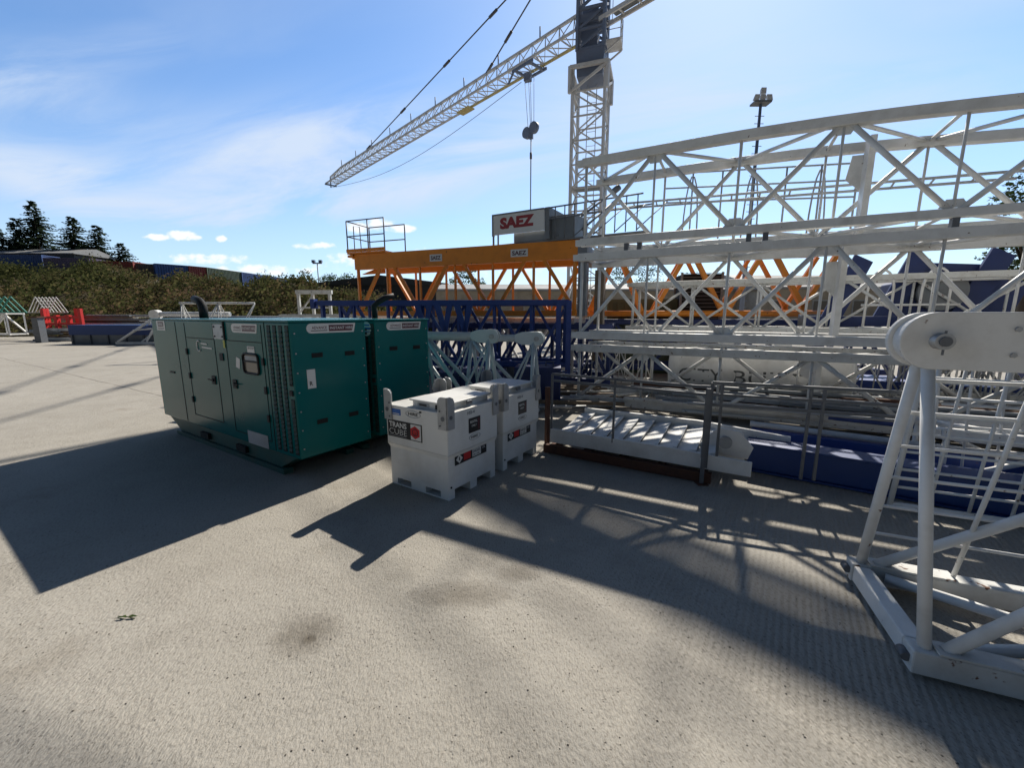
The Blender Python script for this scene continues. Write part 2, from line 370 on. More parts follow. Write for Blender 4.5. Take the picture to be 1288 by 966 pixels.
# low cumulus: u = x/y, w = z/y
cum = None
def cumulus(px, py, rx, ry, amp=1.0):
    global cum
    r = ray(px, py); u0, w0 = r.x/r.y, r.z/r.y
    du = wm('DIVIDE', wm('SUBTRACT', U, u0), rx/FPX); dw = wm('DIVIDE', wm('SUBTRACT', W, w0), ry/FPX)
    # flat base: squash below
    q = wm('ADD', wm('MULTIPLY', du, du), wm('MULTIPLY', dw, dw))
    g = wm('MULTIPLY', wm('SUBTRACT', 1.0, q), amp)
    cum = g if cum is None else wm('MAXIMUM', cum, g)
for a in ((203,298,20,4),(226,296,20,6),(243,299,13,4),(277,300,6,4,.8),(452,286,18,6),(478,282,18,7),(506,287,22,5),(400,309,24,4,.9),(260,326,50,6,.8),(330,340,60,6,.7),(560,330,140,12,.6),(470,325,60,8,.7)): cumulus(*a)
n2 = nn(nt, 'ShaderNodeTexNoise'); n2.inputs['Scale'].default_value=26; n2.inputs['Detail'].default_value=7; n2.inputs['Roughness'].default_value=.55
cx2 = nn(nt, 'ShaderNodeCombineXYZ'); L.new(U, cx2.inputs[0]); L.new(wm('MULTIPLY', W, 1.6), cx2.inputs[1]); L.new(cx2.outputs[0], n2.inputs['Vector'])
cm = wr(wm('ADD', wm('MAXIMUM', cum, -1.5), wm('MULTIPLY', wm('SUBTRACT', n2.outputs['Fac'], .5), 4.2)), -.25, .95, 0, .92)
cm = wm('MULTIPLY', cm, wr(Y, .05, .12))
mA = nn(nt, 'ShaderNodeMix', data_type='RGBA'); L.new(cir, mA.inputs[0]); gain = nn(nt, 'ShaderNodeVectorMath', operation='MULTIPLY'); gain.inputs[1].default_value=(.98,1.22,1.45); L.new(sky.outputs[0], gain.inputs[0]); L.new(gain.outputs[0], mA.inputs[6]); mA.inputs[7].default_value=(5.7,6.6,8.0,1)
mB = nn(nt, 'ShaderNodeMix', data_type='RGBA'); L.new(cm, mB.inputs[0]); L.new(mA.outputs[2], mB.inputs[6]); mB.inputs[7].default_value=(8.8,8.9,9.0,1)
# unseen sky overhead and behind the camera dimmed to cut fill in shadows
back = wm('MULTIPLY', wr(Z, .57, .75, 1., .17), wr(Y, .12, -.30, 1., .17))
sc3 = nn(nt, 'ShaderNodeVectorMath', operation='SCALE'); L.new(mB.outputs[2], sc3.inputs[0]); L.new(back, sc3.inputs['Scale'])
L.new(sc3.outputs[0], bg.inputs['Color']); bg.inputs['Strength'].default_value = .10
vs = scene.view_settings; vs.view_transform = 'Standard'; vs.look = 'None'; vs.exposure = 0.28; vs.gamma = 1
scene.cycles.max_bounces = 5; scene.cycles.diffuse_bounces = 2; scene.cycles.glossy_bounces = 2

# ---------------------------------------------------------------- ground and bank
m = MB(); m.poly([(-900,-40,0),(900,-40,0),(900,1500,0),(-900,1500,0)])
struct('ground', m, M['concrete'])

def crest(x):        # the line of the bank's crest: y at x, height
    k = max(0, min(1, (x+46)/4)); k = k*k*(3-2*k)
    return 50.0, 6.7-1.4*k
def bank_pt(x, s):   # s 0 at toe .. 1 at crest .. 2 flat behind
    yc, hc = crest(x); yt = 37.0+max(0,(x+46)/60)*8
    if s <= 1:
        y = yt+(yc-yt)*s; z = hc*(s**.8)
    else:
        y = yc+(s-1)*60; z = hc
    z += (.5*math.sin(x*.55+s*4)+.35*math.sin(x*1.3+s*9))*min(s,1)*(1 if s<1.1 else .2)
    return y, z
m = MB(); NX, NS = 120, 20
for i in range(NX+1):
    x = -110+i*1.25
    fade = max(0, min(1, (-4-x)/20))
    for j in range(NS+1):
        s = j/14; y, z = bank_pt(x, s); m.v.append((x, y, z*fade-.05))
for i in range(NX):
    for j in range(NS):
        a = i*(NS+1)+j; m.f.append((a, a+NS+1, a+NS+2, a+1)); m.smooth.append(True)
struct('hillside_terrain', m, M['earth'])
# scrub on the bank: many small leaf clumps
m = MB()
def clump(c, r, n, leaf, flat=.8):
    for _ in range(n):
        d = Vector((random.gauss(0,1), random.gauss(0,1), abs(random.gauss(0,.8)))); d *= r*random.random()**.4/max(d.length,.1); d.z *= flat
        a = Vector((random.gauss(0,1), random.gauss(0,1), random.gauss(0,1))).normalized(); b = a.orthogonal().normalized()
        l = leaf*random.uniform(.6,1.4); p = Vector(c)+d
        m.poly([p-a*l-b*l*.35, p+a*l*.2-b*l*.5, p+a*l, p-a*l*.1+b*l*.5])
for _ in range(420):
    x = random.uniform(-95, -6); s = random.choice((random.uniform(.85,1.05), random.random())); y, z = bank_pt(x, s); fade = max(0, min(1, (-4-x)/20))
    clump((x, y, z*fade+random.uniform(.2,.6)), random.uniform(.5,1.0), 45, .12, 1.5)
for _ in range(5200):
    x = random.uniform(-95, -4); s = random.random()**.8*1.06; y, z = bank_pt(x, s)
    fade = max(0, min(1, (-4-x)/20)); r = random.choice((.5,.7,.9,1.3)); z = z*fade
    clump((x, y+random.uniform(-.6,.6), z), r, 15, .10+.07*r, .95)
tag(m.build('scrub', M['scrub']), 'gorse and bramble scrub covering the bank at the back of the yard', 'scrub', kind='stuff')

# ---------------------------------------------------------------- trees
def spruce(loc, h, w_, label, seed):
    random.seed(seed)
    t = thing('spruce_tree', label, 'tree', loc, group='spruce trees above the bank')
    MB().tube((0,0,0),(0,0,h*.96), .02*h, 8, .01).build('trunk', M['bark'], t)
    m = MB(); n = int(h*4.2)
    for i in range(n):
        f = i/n; z = h*(.06+.93*f); rad = w_*1.25*(1-f)**.78*random.uniform(.75,1.15)+.12
        k = 7 if f < .8 else 5
        for j in range(k):
            a = random.uniform(0, 6.283); ln = rad*random.uniform(.6,1.12)
            d = Vector((math.cos(a), math.sin(a), 0)); segs = max(3, int(ln/.33))
            for q in range(segs):
                u = (q+.6)/segs; p = Vector((0,0,z))+d*(ln*u)+Vector((0,0,-ln*.45*u+ln*.30*u*u))
                for _ in range(5):
                    side = d.cross(Vector((0,0,1)))*random.choice((-1,1)); dir_ = (d*.6+side*random.uniform(.1,1)+Vector((0,0,random.uniform(-.5,.15)))).normalized()
                    l = .50*random.uniform(.6,1.3)*(1-.4*u); b = dir_.cross(Vector((random.gauss(0,.4),random.gauss(0,.4),1))).normalized()*l*.26
                    m.poly([p-b*.6, p+dir_*l*.5-b, p+dir_*l, p+dir_*l*.5+b, p+b*.6])
    m.build('crown', M['spruce'], t)
for i, (px, top, y, ww, lab) in enumerate((
    (-6,284,66,4.0,'dark spruce cut by the left edge of the photo'),
    (18,272,67,3.6,'narrow spruce just left of the tallest spruce'),
    (38,250,68,4.8,'tallest spruce, rising over the left end of the long grey roof'),
    (88,270,68,5.0,'broad spruce in the middle of the row above the bank'),
    (120,281,69,3.8,'pointed narrow spruce right of the broad middle spruce'),
    (151,304,70,3.4,'smallest spruce, rightmost of the row on the bank'))):
    p = at(px, top, y); spruce((p.x, y, 6.5), p.z-6.5, ww, lab, 20+i)
def broadtree(px, top, y, rad, label, base=0., seed=3, n=2600, group=None, leaf=.16):
    random.seed(seed); p = at(px, top, y); h = p.z-base
    t = thing('broadleaf_tree', label, 'tree', (p.x, y, base), group=group)
    mt = MB().tube((0,0,0),(0,0,h*.6), .03*h, 8, .012*h)
    for k in range(7):
        a = k*.9; mt.tube((0,0,h*(.3+.04*k)), (math.cos(a)*rad*.6, math.sin(a)*rad*.6, h*(.62+.03*k)), .012*h, 6, .003*h)
    mt.build('trunk', M['bark'], t)
    global m; m = MB()
    for _ in range(n//40):
        a = random.uniform(0,6.283); rr = rad*random.random()**.5; ph = random.uniform(-1,1)
        c = (math.cos(a)*rr*math.sqrt(1-ph*ph*.7), math.sin(a)*rr*math.sqrt(1-ph*ph*.7), h*.66+ph*h*.3)
        clump(c, rad*.28, 40, leaf)
    m.build('crown', M['leaf'], t)
broadtree(590,336,75,3.5,'dark round tree showing through the orange section left of the sign', seed=4)
broadtree(800,334,70,5.0,'dark tree behind the stone wall, left of the orange legs', seed=5)
broadtree(868,344,72,3.5,'small dark tree on the skyline between the two orange legs', seed=6)
broadtree(1325,205,26,2.3,'green leafy tree reaching in at the right edge beside the white lattice', seed=8, n=5200, leaf=.13)
broadtree(430,347,90,5,'round bushy tree on the skyline beside the dark shed', seed=9)

# ---------------------------------------------------------------- containers on the bank
def container(p, q, z0, mat, label, depth=2.44, h=2.6):
    p, q = Vector((p.x,p.y,z0)), Vector((q.x,q.y,z0)); d = (q-p); Ln = d.length; rz = math.atan2(d.y, d.x)
    t = thing('shipping_container', label, 'shipping container', p, rz, 'shipping containers along the top of the bank')
    m = MB()
    # corrugated walls
    n = int(Ln/.28); pts = []
    for i in range(n):
        x0 = .1+(Ln-.2)*i/n; x1 = .1+(Ln-.2)*(i+1)/n; e = (x1-x0)
        pts += [(x0,0),(x0+e*.35,0),(x0+e*.5,.045),(x0+e*.85,.045)]
    pts.append((Ln-.1,0))
    for (xa,ya),(xb,yb) in zip(pts, pts[1:]):
        m.poly([(xa,ya+.02,.12),(xb,yb+.02,.12),(xb,yb+.02,h-.1),(xa,ya+.02,h-.1)])
    m.box((.05,.1,.1),(Ln-.05,depth-.05,h-.06))
    m.build('walls', mat, t)
    f = MB()
    for x in (0,Ln-.12):
        for y in (0,depth-.12): f.box((x,y,0),(x+.12,y+.12,h))
    f.box((.12,0,0),(Ln-.12,.1,.12)); f.box((.12,0,h-.1),(Ln-.12,.1,h)); f.box((0,.12,h-.1),(.1,depth-.12,h)); f.box((Ln-.1,.12,h-.1),(Ln,depth-.12,h))
    f.build('frame', mat, t)
    MB().box((.1,.1,h-.06),(Ln-.1,depth-.1,h-.01)).build('roof', M['shed'], t)
def crow2(px0, r0, px1, r1, y, mat, label):
    a = at(px0, r0, y); b = at(px1, r1, y+.5); container(a, b, (a.z+b.z)/2-2.6, mat, label)
def crow(px0, r0, px1, r1, ztop, mat, label):
    a = ray(px0, r0); b = ray(px1, r1); ta = (ztop-CAMH)/a.z; tb = (ztop-CAMH)/b.z
    container(a*ta, b*tb, ztop-2.6, mat, label)
crow2(-30,318,52,322,55.5,M['cblue'],'dark blue container at the left edge below the grey roof')
crow2(53,322.5,112,326,55.5,M['cpurple'],'dull purple container below the spruces')
crow2(113,326,167,331,55.5,M['cred'],'dull red container end-on to the gap in the row on the bank')
crow(168,331,193,332,8.7,M['cgrey'],'brown grey container left of the blue one on the bank')
crow(194,331,236,334,8.7,M['cblue'],'mid blue container with a pale corner beside the red one')
crow(237,334,259,336,8.7,M['cred'],'dark red container between blue and green containers')
crow(260,336,303,342,8.7,M['cgreen'],'dark green container right of the dark red one')
crow(304,342,387,354,8.7,M['cblue'],'long blue container at the far right end of the row')
t = thing('long_shed', 'long low building with pale grey roof behind the spruces at left', 'building', (-80,63,8.0), 0)
MB().box((-22,0,0),(15,6,2.9)).build('wall', M['shed'], t)
MB().prism([(-22.5,-.5,2.9),(-22.5,3,3.9),(-22.5,6.5,2.9),(-22.5,6.5,2.8),(-22.5,-.5,2.8)], (38,0,0)).build('roof', M['roof'], t)

# ---------------------------------------------------------------- far buildings
def building(name, label, px0, px1, rtop, y, zr, matw, matr, depth=12, windows=0, gable=False):
    a = at(px0, rtop, y); b = at(px1, rtop, y); h = a.z; Ln = b.x-a.x
    t = thing(name, label, 'building', (a.x, y, 0), 0)
    MB().box((0,0,0),(Ln,depth,h-zr)).build('wall', matw, t)
    if gable:
        MB().prism([(-.4,-.4,h-zr),(Ln*.5,-.4,h),(Ln+.4,-.4,h-zr),(Ln+.4,-.4,h-zr-.25),(-.4,-.4,h-zr-.25)], (0,depth+.8,0)).build('roof', matr, t)
    else:
        MB().prism([(-.4,-.5,h-zr),(-.4,depth/2,h),(-.4,depth+.5,h-zr),(-.4,depth+.5,h-zr-.2),(-.4,-.5,h-zr-.2)], (Ln+.8,0,0)).build('roof', matr, t)
    for k in range(windows):
        x = Ln*(k+.5)/windows; wz = (h-zr)*.45
        f = MB().box((x-.7,-.06,wz),(x+.7,.02,wz+1.3)).build('window', M['lgrey'], t)
        MB().box((x-.6,-.08,wz+.1),(x+.6,-.05,wz+1.2)).build('pane', M['glass'], f)
    return t
building('dark_shed','large dark warehouse with shallow gable at left of the orange section',395,560,346,62,1.2,M['shed'],M['shed'],gable=True)
building('stone_building','long pale stone building behind the orange section',548,960,352,42,.9,M['stone'],M['roof'],windows=14)
building('far_workshop','low grey workshop behind the right end of the white lattice stack',960,1420,338,38,1.6,M['stone'],M['roof'],windows=9)

# ---------------------------------------------------------------- generators
def make_generator():
    t = thing('generator', 'green canopied diesel generator nearest the camera, with louvred corner', 'generator', (-2.52,4.66,0), math.atan2(.841,.541), 'green generators side by side')
    Wd, Ln, H, z0 = 1.02, 4.2, 1.92, .28
    MB().box((0,0,z0),(Wd,Ln,H-.015)).build('canopy', M['green'], t, bevel=.012)
    MB().box((-.015,-.015,H-.012),(Wd+.015,Ln+.015,H+.012)).build('roof', M['green'], t, bevel=.006)
    # base tank: slopes in at both ends
    MB().prism([(.03,.10,z0-.003),(.03,.52,.07),(.03,Ln-.55,.07),(.03,Ln-.12,z0-.003)], (Wd-.06,0,0)).build('fuel_tank_base', M['green_dark'], t, bevel=.01)
    for x in (.0, Wd-.12):
        MB().box((x,.42,0),(x+.12,Ln-.45,.068)).build('skid', M['green_dark'], t)
    MB().box((-.012,1.35,.11),(.03,1.62,.20)).build('forklift_pocket', M['hole'], t)
    MB().box((-.012,2.5,.11),(.03,2.77,.20)).build('forklift_pocket', M['hole'], t)
    # seams of doors and panels on the long side, drawn as narrow dark gaps
    s = MB(); e = -.0022
    def seam(y0,z0_,y1,z1_): s.bar((e,y0,z0_),(e,y1,z1_),.004,.009,up=(0,1,0) if abs(y1-y0)<abs(z1_-z0_) else (0,0,1))
    seam(.63,1.655,1.60,1.655); seam(1.93,1.655,2.86,1.655)
    seam(.63,.40,.63,1.87); seam(1.58,.40,1.58,1.87); seam(1.93,.46,1.93,1.87); seam(2.88,.46,2.88,1.87)
    seam(.63,.40,1.58,.40); seam(1.93,.46,2.88,.46); seam(.55,.30,.55,1.90); seam(3.22,.30,3.22,1.88)
    s.build('panel_seams', M['hole'], t)
    for y, z in ((2.88,1.44),(2.88,1.07),(2.88,.70),(.64,1.42),(.64,1.06),(.64,.70)):
        MB().box((-.02,y-.025,z-.045),(-.002,y+.025,z+.045)).build('hinge', M['black'], t, bevel=.004)
    for y, s_ in ((2.07,1),(1.44,-1)):
        f = MB().box((-.014,y-.05,1.01),(-.002,y+.05,1.13)).build('latch', M['black'], t)
        MB().box((-.03,y-.018,1.05),(-.014,y+.018,1.09)).bar((-.03,y+.02*s_,1.07),(-.03,y+.13*s_,1.075),.012,.014).build('handle', M['black'], f)
    MB().box((-.012,1.70,1.37),(-.002,1.80,1.47)).build('socket', M['black'], t)
    MB().box((-.010,3.48,1.055),(-.002,3.66,1.085)).build('slot', M['black'], t)
    # steel plate with bolts, yellow tag
    p = MB().box((-.012,1.60,1.665),(-.002,1.90,1.865)).build('cover_plate', M['galv'], t)
    b = MB()
    for y in (1.64,1.86):
        for z in (1.70,1.83): b.tube((-.02,y,z),(-.011,y,z),.012,8)
    b.build('bolt', M['black'], p)
    MB().box((-.02,1.575,1.66),(-.002,1.60,1.90)).build('hasp', M['black'], t)
    MB().box((-.008,1.61,1.55),(-.002,1.65,1.655)).build('tag', M['yellowtag'], t)
    # control window: rounded rubber frame with two panes
    cy, cz, a, b2, rr = .945, 1.375, .19, .125, .05
    pts = []
    for qx, qz, a0 in ((1,1,0),(-1,1,90),(-1,-1,180),(1,-1,270)):
        for k in range(5):
            an = R(a0+k*22.5); pts.append((-.012, cy+qx*(a-rr)+rr*math.cos(an), cz+qz*(b2-rr)+rr*math.sin(an)))
    wf = MB().path(pts+[pts[0]], .014, 6).bar((-.012,cy-a,cz+.03),(-.012,cy+a,cz+.03),.012,.02).build('window_frame', M['black'], t)
    MB().prism([(-.004,q[1],q[2]) for q in pts], (.003,0,0)).build('pane', M['glass'], wf)
    MB().box((-.0075,cy-.15,cz+.045),(-.0055,cy+.15,cz+.10)).build('control_label', M['lgrey'], wf)
    pl = MB().box((-.005,.83,1.52),(-.002,1.01,1.60)).build('notice', M['mapdecal'], t)
    text_mb('EM STOP', (-.0062,.99,1.565), (0,-1,0), (0,0,1), .025, .15, .01, 0).build('lettering', M['blackvinyl'], pl)
    n = MB(); c = Vector((-.004,1.30,1.365)); aa=.25
    q = [c+Vector((0, y*math.cos(aa)-z*math.sin(aa), y*math.sin(aa)+z*math.cos(aa))) for y,z in ((-.05,-.07),(.05,-.07),(.05,.07),(-.05,.07))]
    n.prism(q, (.002,0,0)).build('paper_notice', M['mapdecal'], t)
    # C emblem: worn white arcs
    n = MB(); pts = [(-.004, 2.42+.065*math.cos(R(k)), 1.545+.075*math.sin(R(k))) for k in range(-60,250,20)]
    pts = [(-.004, 2.42+.065*math.cos(R(k)), 1.545+.075*math.sin(R(k))) for k in range(60,-235,-20)]
    pts = [(-.004, 2.42-.065*math.cos(R(k)), 1.545+.075*math.sin(R(k))) for k in range(50,311,20)]
    pts = [(-.004, 2.44+.06*math.cos(R(k)), 1.545+.075*math.sin(R(k))) for k in range(-130,131,20)]
    n.path(pts, .012, 5).bar((-.004,2.36,1.585),(-.004,2.17,1.575),.004,.022).bar((-.004,2.34,1.53),(-.004,2.02,1.52),.004,.02)
    n.build('emblem', M['mapdecal'], t)
    MB().box((-.006,.72,.285),(-.002,1.24,.46)).build('lower_plate', M['lgrey'], t)
    # louvres: four vertical strips of slots on the long side by the corner
    for y, zb, zt in ((.45,.33,1.87),(.32,.33,1.87),(.19,.33,1.87),(.055,1.17,1.87),(.055,.33,1.01)):
        gr = MB().box((-.0045,y-.036,zb),(-.002,y+.036,zt)).build('louvre', M['hole'], t)
        prof = [(-.005,zb+.02)]; z = zb+.03
        while z < zt-.05:
            prof += [(-.013,z),(-.012,z+.006),(-.0055,z+.018),(-.0055,z+.04)]; z += .055
        prof.append((-.005,zt-.01)); prof += [(-.0047,zt-.01),(-.0047,zb+.02)]
        MB().prism([(px_,y-.030,pz_) for px_,pz_ in prof], (0,.060,0)).build('grille', M['louvre'], gr)
    MB().box((-.02,.0+.03,1.055),(-.002,.09,1.115)).build('hinge', M['black'], t)
    # short end: recessed lifting slots, fixings, sticker
    for x, z in ((.31,1.51),(.76,1.50),(.31,.69),(.76,.69)):
        MB().box((x-.07,-.006,z-.025),(x+.07,-.002,z+.03)).build('handle_recess', M['hole'], t)
    b = MB()
    for k in range(7):
        z = 1.78-k*.23
        b.tube((.05,-.008,z),(.05,-.001,z),.009,8); b.tube((Wd-.05,-.008,z),(Wd-.05,-.001,z),.009,8)
    b.build('bolt', M['galv'], t)
    st = MB().box((.16,-.005,1.12),(.265,-.002,1.35)).build('sticker', M['mapdecal'], t)
    text_mb('R', (.185,-.0065,1.155), (1,0,0), (0,0,1), .05, .04, .02, 0).build('lettering', M['blackvinyl'], st)
    def pill(orig, rt, w_, h_):
        orig, rt = Vector(orig), Vector(rt); up = Vector((0,0,1)); nrm = rt.cross(up)
        pts = [orig+rt*(h_/2)+up*(h_/2)+(-rt*math.sin(R(k))+up*math.cos(R(k)))*(h_/2) for k in range(0,181,20)]
        pts = pts + [orig+rt*(w_-.03), orig+rt*w_+up*h_]
        # outline counter-clockwise seen from outside
        d = MB().prism([p+nrm*.001 for p in pts], nrm*.003).build('decal', M['mapdecal'], t)
        q0 = w_*.43
        MB().prism([orig+rt*q0+up*h_*.17+nrm*.0042, orig+rt*(w_-.055)+up*h_*.17+nrm*.0042, orig+rt*(w_-.03)+up*h_*.83+nrm*.0042, orig+rt*q0+up*h_*.83+nrm*.0042], nrm*.001).build('decal_panel', M['maroon'], d)
        text_mb('INSTANT HIRE', orig+rt*(q0+.015)+up*h_*.36+nrm*.0058, rt, up, h_*.30, w_*.48, .012, 0).build('lettering', M['mapdecal'], d)
        text_mb('ADVANCE', orig+rt*(w_*.10)+up*h_*.42+nrm*.0048, rt, up, h_*.30, w_*.29, .02, 0).build('lettering', M['maroon'], d)
        MB().prism([orig+rt*w_*.08+up*h_*.22+nrm*.0045, orig+rt*w_*.39+up*h_*.22+nrm*.0045, orig+rt*w_*.40+up*h_*.30+nrm*.0045, orig+rt*w_*.08+up*h_*.30+nrm*.0045], nrm*.001).build('decal_underline', M['blackvinyl'], d)
    pill((.20,0,1.775), (1,0,0), .67, .115)
    pill((0,1.38,1.765), (0,-1,0), .67, .115)
    # round-cornered sticker at the far end of the long side
    d = MB().box((-.004,3.62,1.74),(-.0015,3.97,1.895)).build('decal', M['mapdecal'], t)
    q = MB().box((-.0052,3.68,1.80),(-.0042,3.91,1.88)).box((-.0052,3.66,1.775),(-.0042,3.93,1.785)).box((-.0052,3.68,1.755),(-.0042,3.91,1.762)).build('decal_panel', M['maroon'], d)
    text_mb('HIRE', (-.0062,3.89,1.82), (0,-1,0), (0,0,1), .04, .18, .02, 0).build('lettering', M['mapdecal'], d)
    # exhaust elbow on the roof
    pts = [(.45,3.35,1.935),(.45,3.35,2.06)]+[(.45+.0,3.35+.16-.16*math.cos(R(k)),2.06+.16*math.sin(R(k))) for k in (20,40,60,80)]+[(.45,3.62,2.25)]
    MB().path(pts, .065, 12).build('exhaust_pipe', M['black'], t)
    return t
g1 = make_generator()
b = Vector((.541,.841,0)); a = Vector((-.841,.541,0))
g2 = dup(g1, Vector((-2.52,4.66,0))+b*1.17-a*.01, label='second green generator, behind the nearer one with a narrow gap between')
# round sticker that only the second one shows in the gap
d = thing_d = MB()
for c in list(kids(g2)):
    if c.name.startswith('exhaust_pipe') or c.name.startswith('sticker'):
        for k in kids(c): bpy.data.objects.remove(k)
        bpy.data.objects.remove(c)
pts = [(.62,.75,1.935),(.62,.75,2.06),(.60,.74,2.12),(.66,.70,2.19),(.74,.64,2.25),(.86,.56,2.29)]
MB().path(pts, .045, 12).build('exhaust_pipe', M['black'], g2)
rs = MB().prism([(-.004,.17+.10*math.cos(R(k)),1.80+.10*math.sin(R(k))) for k in range(0,360,20)], (-.002,0,0)).build('round_sticker', M['palewhite'], g2)
MB().box((-.0075,.10,1.84),(-.0062,.24,1.86)).box((-.0075,.09,1.79),(-.0062,.25,1.82)).box((-.0075,.10,1.755),(-.0062,.24,1.765)).build('sticker_text', M['bluevinyl'], rs)

# ---------------------------------------------------------------- fuel cubes  (local: +X along the long right face, +Y along the front face to the left)
def make_cube():
    t = thing('fuel_tank', 'white steel fuel tank cube in front, with a black lettered panel on its sunlit face', 'fuel tank', (-.677,4.124,0), math.atan2(.835,.55), 'white fuel tank cubes')
    Lx, Ly = .90, .95
    body = MB().box((.0,.0,.51),(Lx,Ly,.96)).build('upper_body', M['tankwhite'], t, bevel=.012)
    low = MB()
    i_ = .022
    low.box((i_,i_,.10),(Lx-i_,Ly-i_,.51))
    low.hexa([(i_,i_,.46),(Lx-i_,i_,.46),(Lx-i_,Ly-i_,.46),(i_,Ly-i_,.46),(0,0,.512),(Lx,0,.512),(Lx,Ly,.512),(0,Ly,.512)])
    low.build('lower_body', M['tankwhite'], t)
    legs = [((i_,i_),(.12,Ly-i_)), ((Lx*.5-.06,i_),(Lx*.5+.06,Ly-i_)), ((Lx-.12,i_),(Lx-i_,Ly-i_))]
    for k, ((x0,y0),(x1,y1)) in enumerate(legs):
        m = MB()
        if k == 0:      # front skirt with the two fork pockets cut out of it
            for ya, yb in ((y0,.14),(.37,.60),(.83,y1)): m.box((x0,ya,0),(x1,yb,.10))
            for ya, yb in ((.14,.37),(.60,.83)): m.box((x0,ya,0),(x1,yb,.015)); m.box((x0,ya,.085),(x1,yb,.10))
        else: m.box((x0,y0,0),(x1,y1,.10))
        m.build('skirt', M['tankwhite'], t)
    MB().box((-.006,-.006,.957),(Lx+.006,Ly+.006,.975)).build('top_plate', M['tankwhite'], t, bevel=.004)
    # raised cabinet lid
    MB().box((.08,.10,.975),(Lx-.06,.58,1.04)).build('cabinet', M['tankwhite'], t)
    MB().box((.06,.06,1.042),(Lx-.04,.62,1.062)).build('lid', M['tankwhite'], t, bevel=.006)
    MB().box((.072,.33,.99),(.078,.50,1.03)).build('nameplate', M['lgrey'], t)
    MB().box((.068,.36,1.0),(.073,.47,1.02)).build('nameplate_text', M['blackvinyl'], t)
    MB().box((.06,.17,.985),(.079,.22,1.035)).build('lock', M['black'], t)
    MB().box((.38,.035,1.0),(.47,.058,1.045)).build('latch', M['rail'], t, bevel=.004)
    MB().tube((.30,.72,.975),(.30,.72,1.0),.035,12).build('filler_cap', M['galv'], t)
    # lifting posts at the four corners
    for x, y in ((0,0),(0,Ly),(Lx,0),(Lx,Ly)):
        sx = -1 if x == 0 else 1; sy = -1 if y == 0 else 1
        p = MB()
        # angle: two plates standing proud of the corner, tops rounded
        xo, yo = x+sx*.006, y+sy*.006
        for (ax) in (0,1):
            Wp = .12; out = []
            if ax == 0:     # plate in the x = const face
                prof = [(yo,.80),(yo-sy*Wp,.80),(yo-sy*Wp,1.11),(yo-sy*(Wp-.02),1.14),(yo-sy*(Wp-.05),1.152),(yo,1.152)]
                p.prism([(xo,u,z) for u,z in prof], (sx*.012,0,0))
            else:
                prof = [(xo,.80),(xo-sx*Wp*.9,.80),(xo-sx*Wp*.9,1.09),(xo-sx*(Wp*.9-.02),1.13),(xo-sx*.04,1.152),(xo,1.152)]
                p.prism([(u,yo,z) for u,z in prof], (0,sy*.012,0))
        pp = p.build('lifting_post', M['galv'], t)
        h = MB(); h.tube((xo+sx*.012,yo-sy*.05,.92),(xo+sx*.016,yo-sy*.05,.92),.026,12)
        for z in (.84,1.0): h.tube((xo+sx*.012,yo-sy*.09,z),(xo+sx*.02,yo-sy*.09,z),.010,8)
        h.tube((xo-sx*.05,yo+sy*.012,.93),(xo-sx*.05,yo+sy*.016,.93),.022,12)
        h.build('eye', M['rail'], pp)
    # decals on the right face (y = 0)
    d = MB().box((.13,i_-.003,.365),(.70,i_-.0005,.485)).build('hazard_panel', M['blackvinyl'], t)
    y_ = i_-.0045
    MB().prism([(.15,y_,.425),(.205,y_,.37+.005),(.26,y_,.425),(.205,y_,.478)], (0,.001,0)).build('diamond', M['mapdecal'], d)
    MB().prism([(.195,y_-.001,.415),(.205,y_-.001,.405),(.215,y_-.001,.415),(.210,y_-.001,.45),(.20,y_-.001,.45)], (0,.001,0)).build('flame', M['blackvinyl'], d)
    MB().box((.28,y_,.385),(.40,y_+.001,.465)).build('red_panel', M['redvinyl'], d)
    MB().box((.43,y_,.38),(.59,y_+.001,.465)).build('white_panel', M['mapdecal'], d)
    text_mb('DIESEL', (.44,y_-.001,.425), (1,0,0), (0,0,1), .03, .14, .02, 0).build('lettering', M['blackvinyl'], d)
    text_mb('UN 1202', (.44,y_-.001,.39), (1,0,0), (0,0,1), .022, .12, .02, 0).build('lettering', M['blackvinyl'], d)
    text_mb('UK', (.615,y_-.001,.43), (1,0,0), (0,0,1), .03, .06, .02, 0).build('lettering', M['lgrey'], d)
    d = MB().box((.35,-.003,.68),(.56,-.0008,.85)).build('notice', M['blackvinyl'], t)
    text_mb('RENTAL', (.375,-.0045,.79), (1,0,0), (0,0,1), .03, .13, .02, 0).build('lettering', M['mapdecal'], d)
    text_mb('ONLY', (.40,-.0045,.745), (1,0,0), (0,0,1), .026, .09, .02, 0).build('lettering', M['mapdecal'], d)
    MB().box((.51,-.0045,.70),(.545,-.0035,.83)).build('red_panel', M['maroon'], d)
    m = MB(); pts = [(.455+.10*math.cos(R(k)),-.003,.625+.035*math.sin(R(k))) for k in range(0,361,20)]
    m.path(pts,.003,4); m.build('oval_logo', M['lgrey'], t)
    text_mb('HIRE', (.39,-.002,.61), (1,0,0), (0,0,1), .03, .12, .02, 0).build('lettering', M['blackvinyl'], t)
    text_mb('102-4', (.33,-.002,.90), (1,0,0), (0,0,1), .035, .13, .03, 0).build('lettering', M['rail'], t)
    # decals on the front face (x = 0)
    d = MB().box((-.003,.37,.60),(-.0008,.925,.80)).build('name_panel', M['blackvinyl'], t)
    text_mb('TRANS', (-.0045,.90,.715), (0,-1,0), (0,0,1), .065, .29, .03, 0).build('lettering', M['mapdecal'], d)
    text_mb('CUBE', (-.0045,.90,.635), (0,-1,0), (0,0,1), .065, .29, -.01, 0).build('lettering', M['mapdecal'], d)
    MB().box((-.0045,.62,.618),(-.0035,.90,.622)).build('underline', M['lgrey'], d)
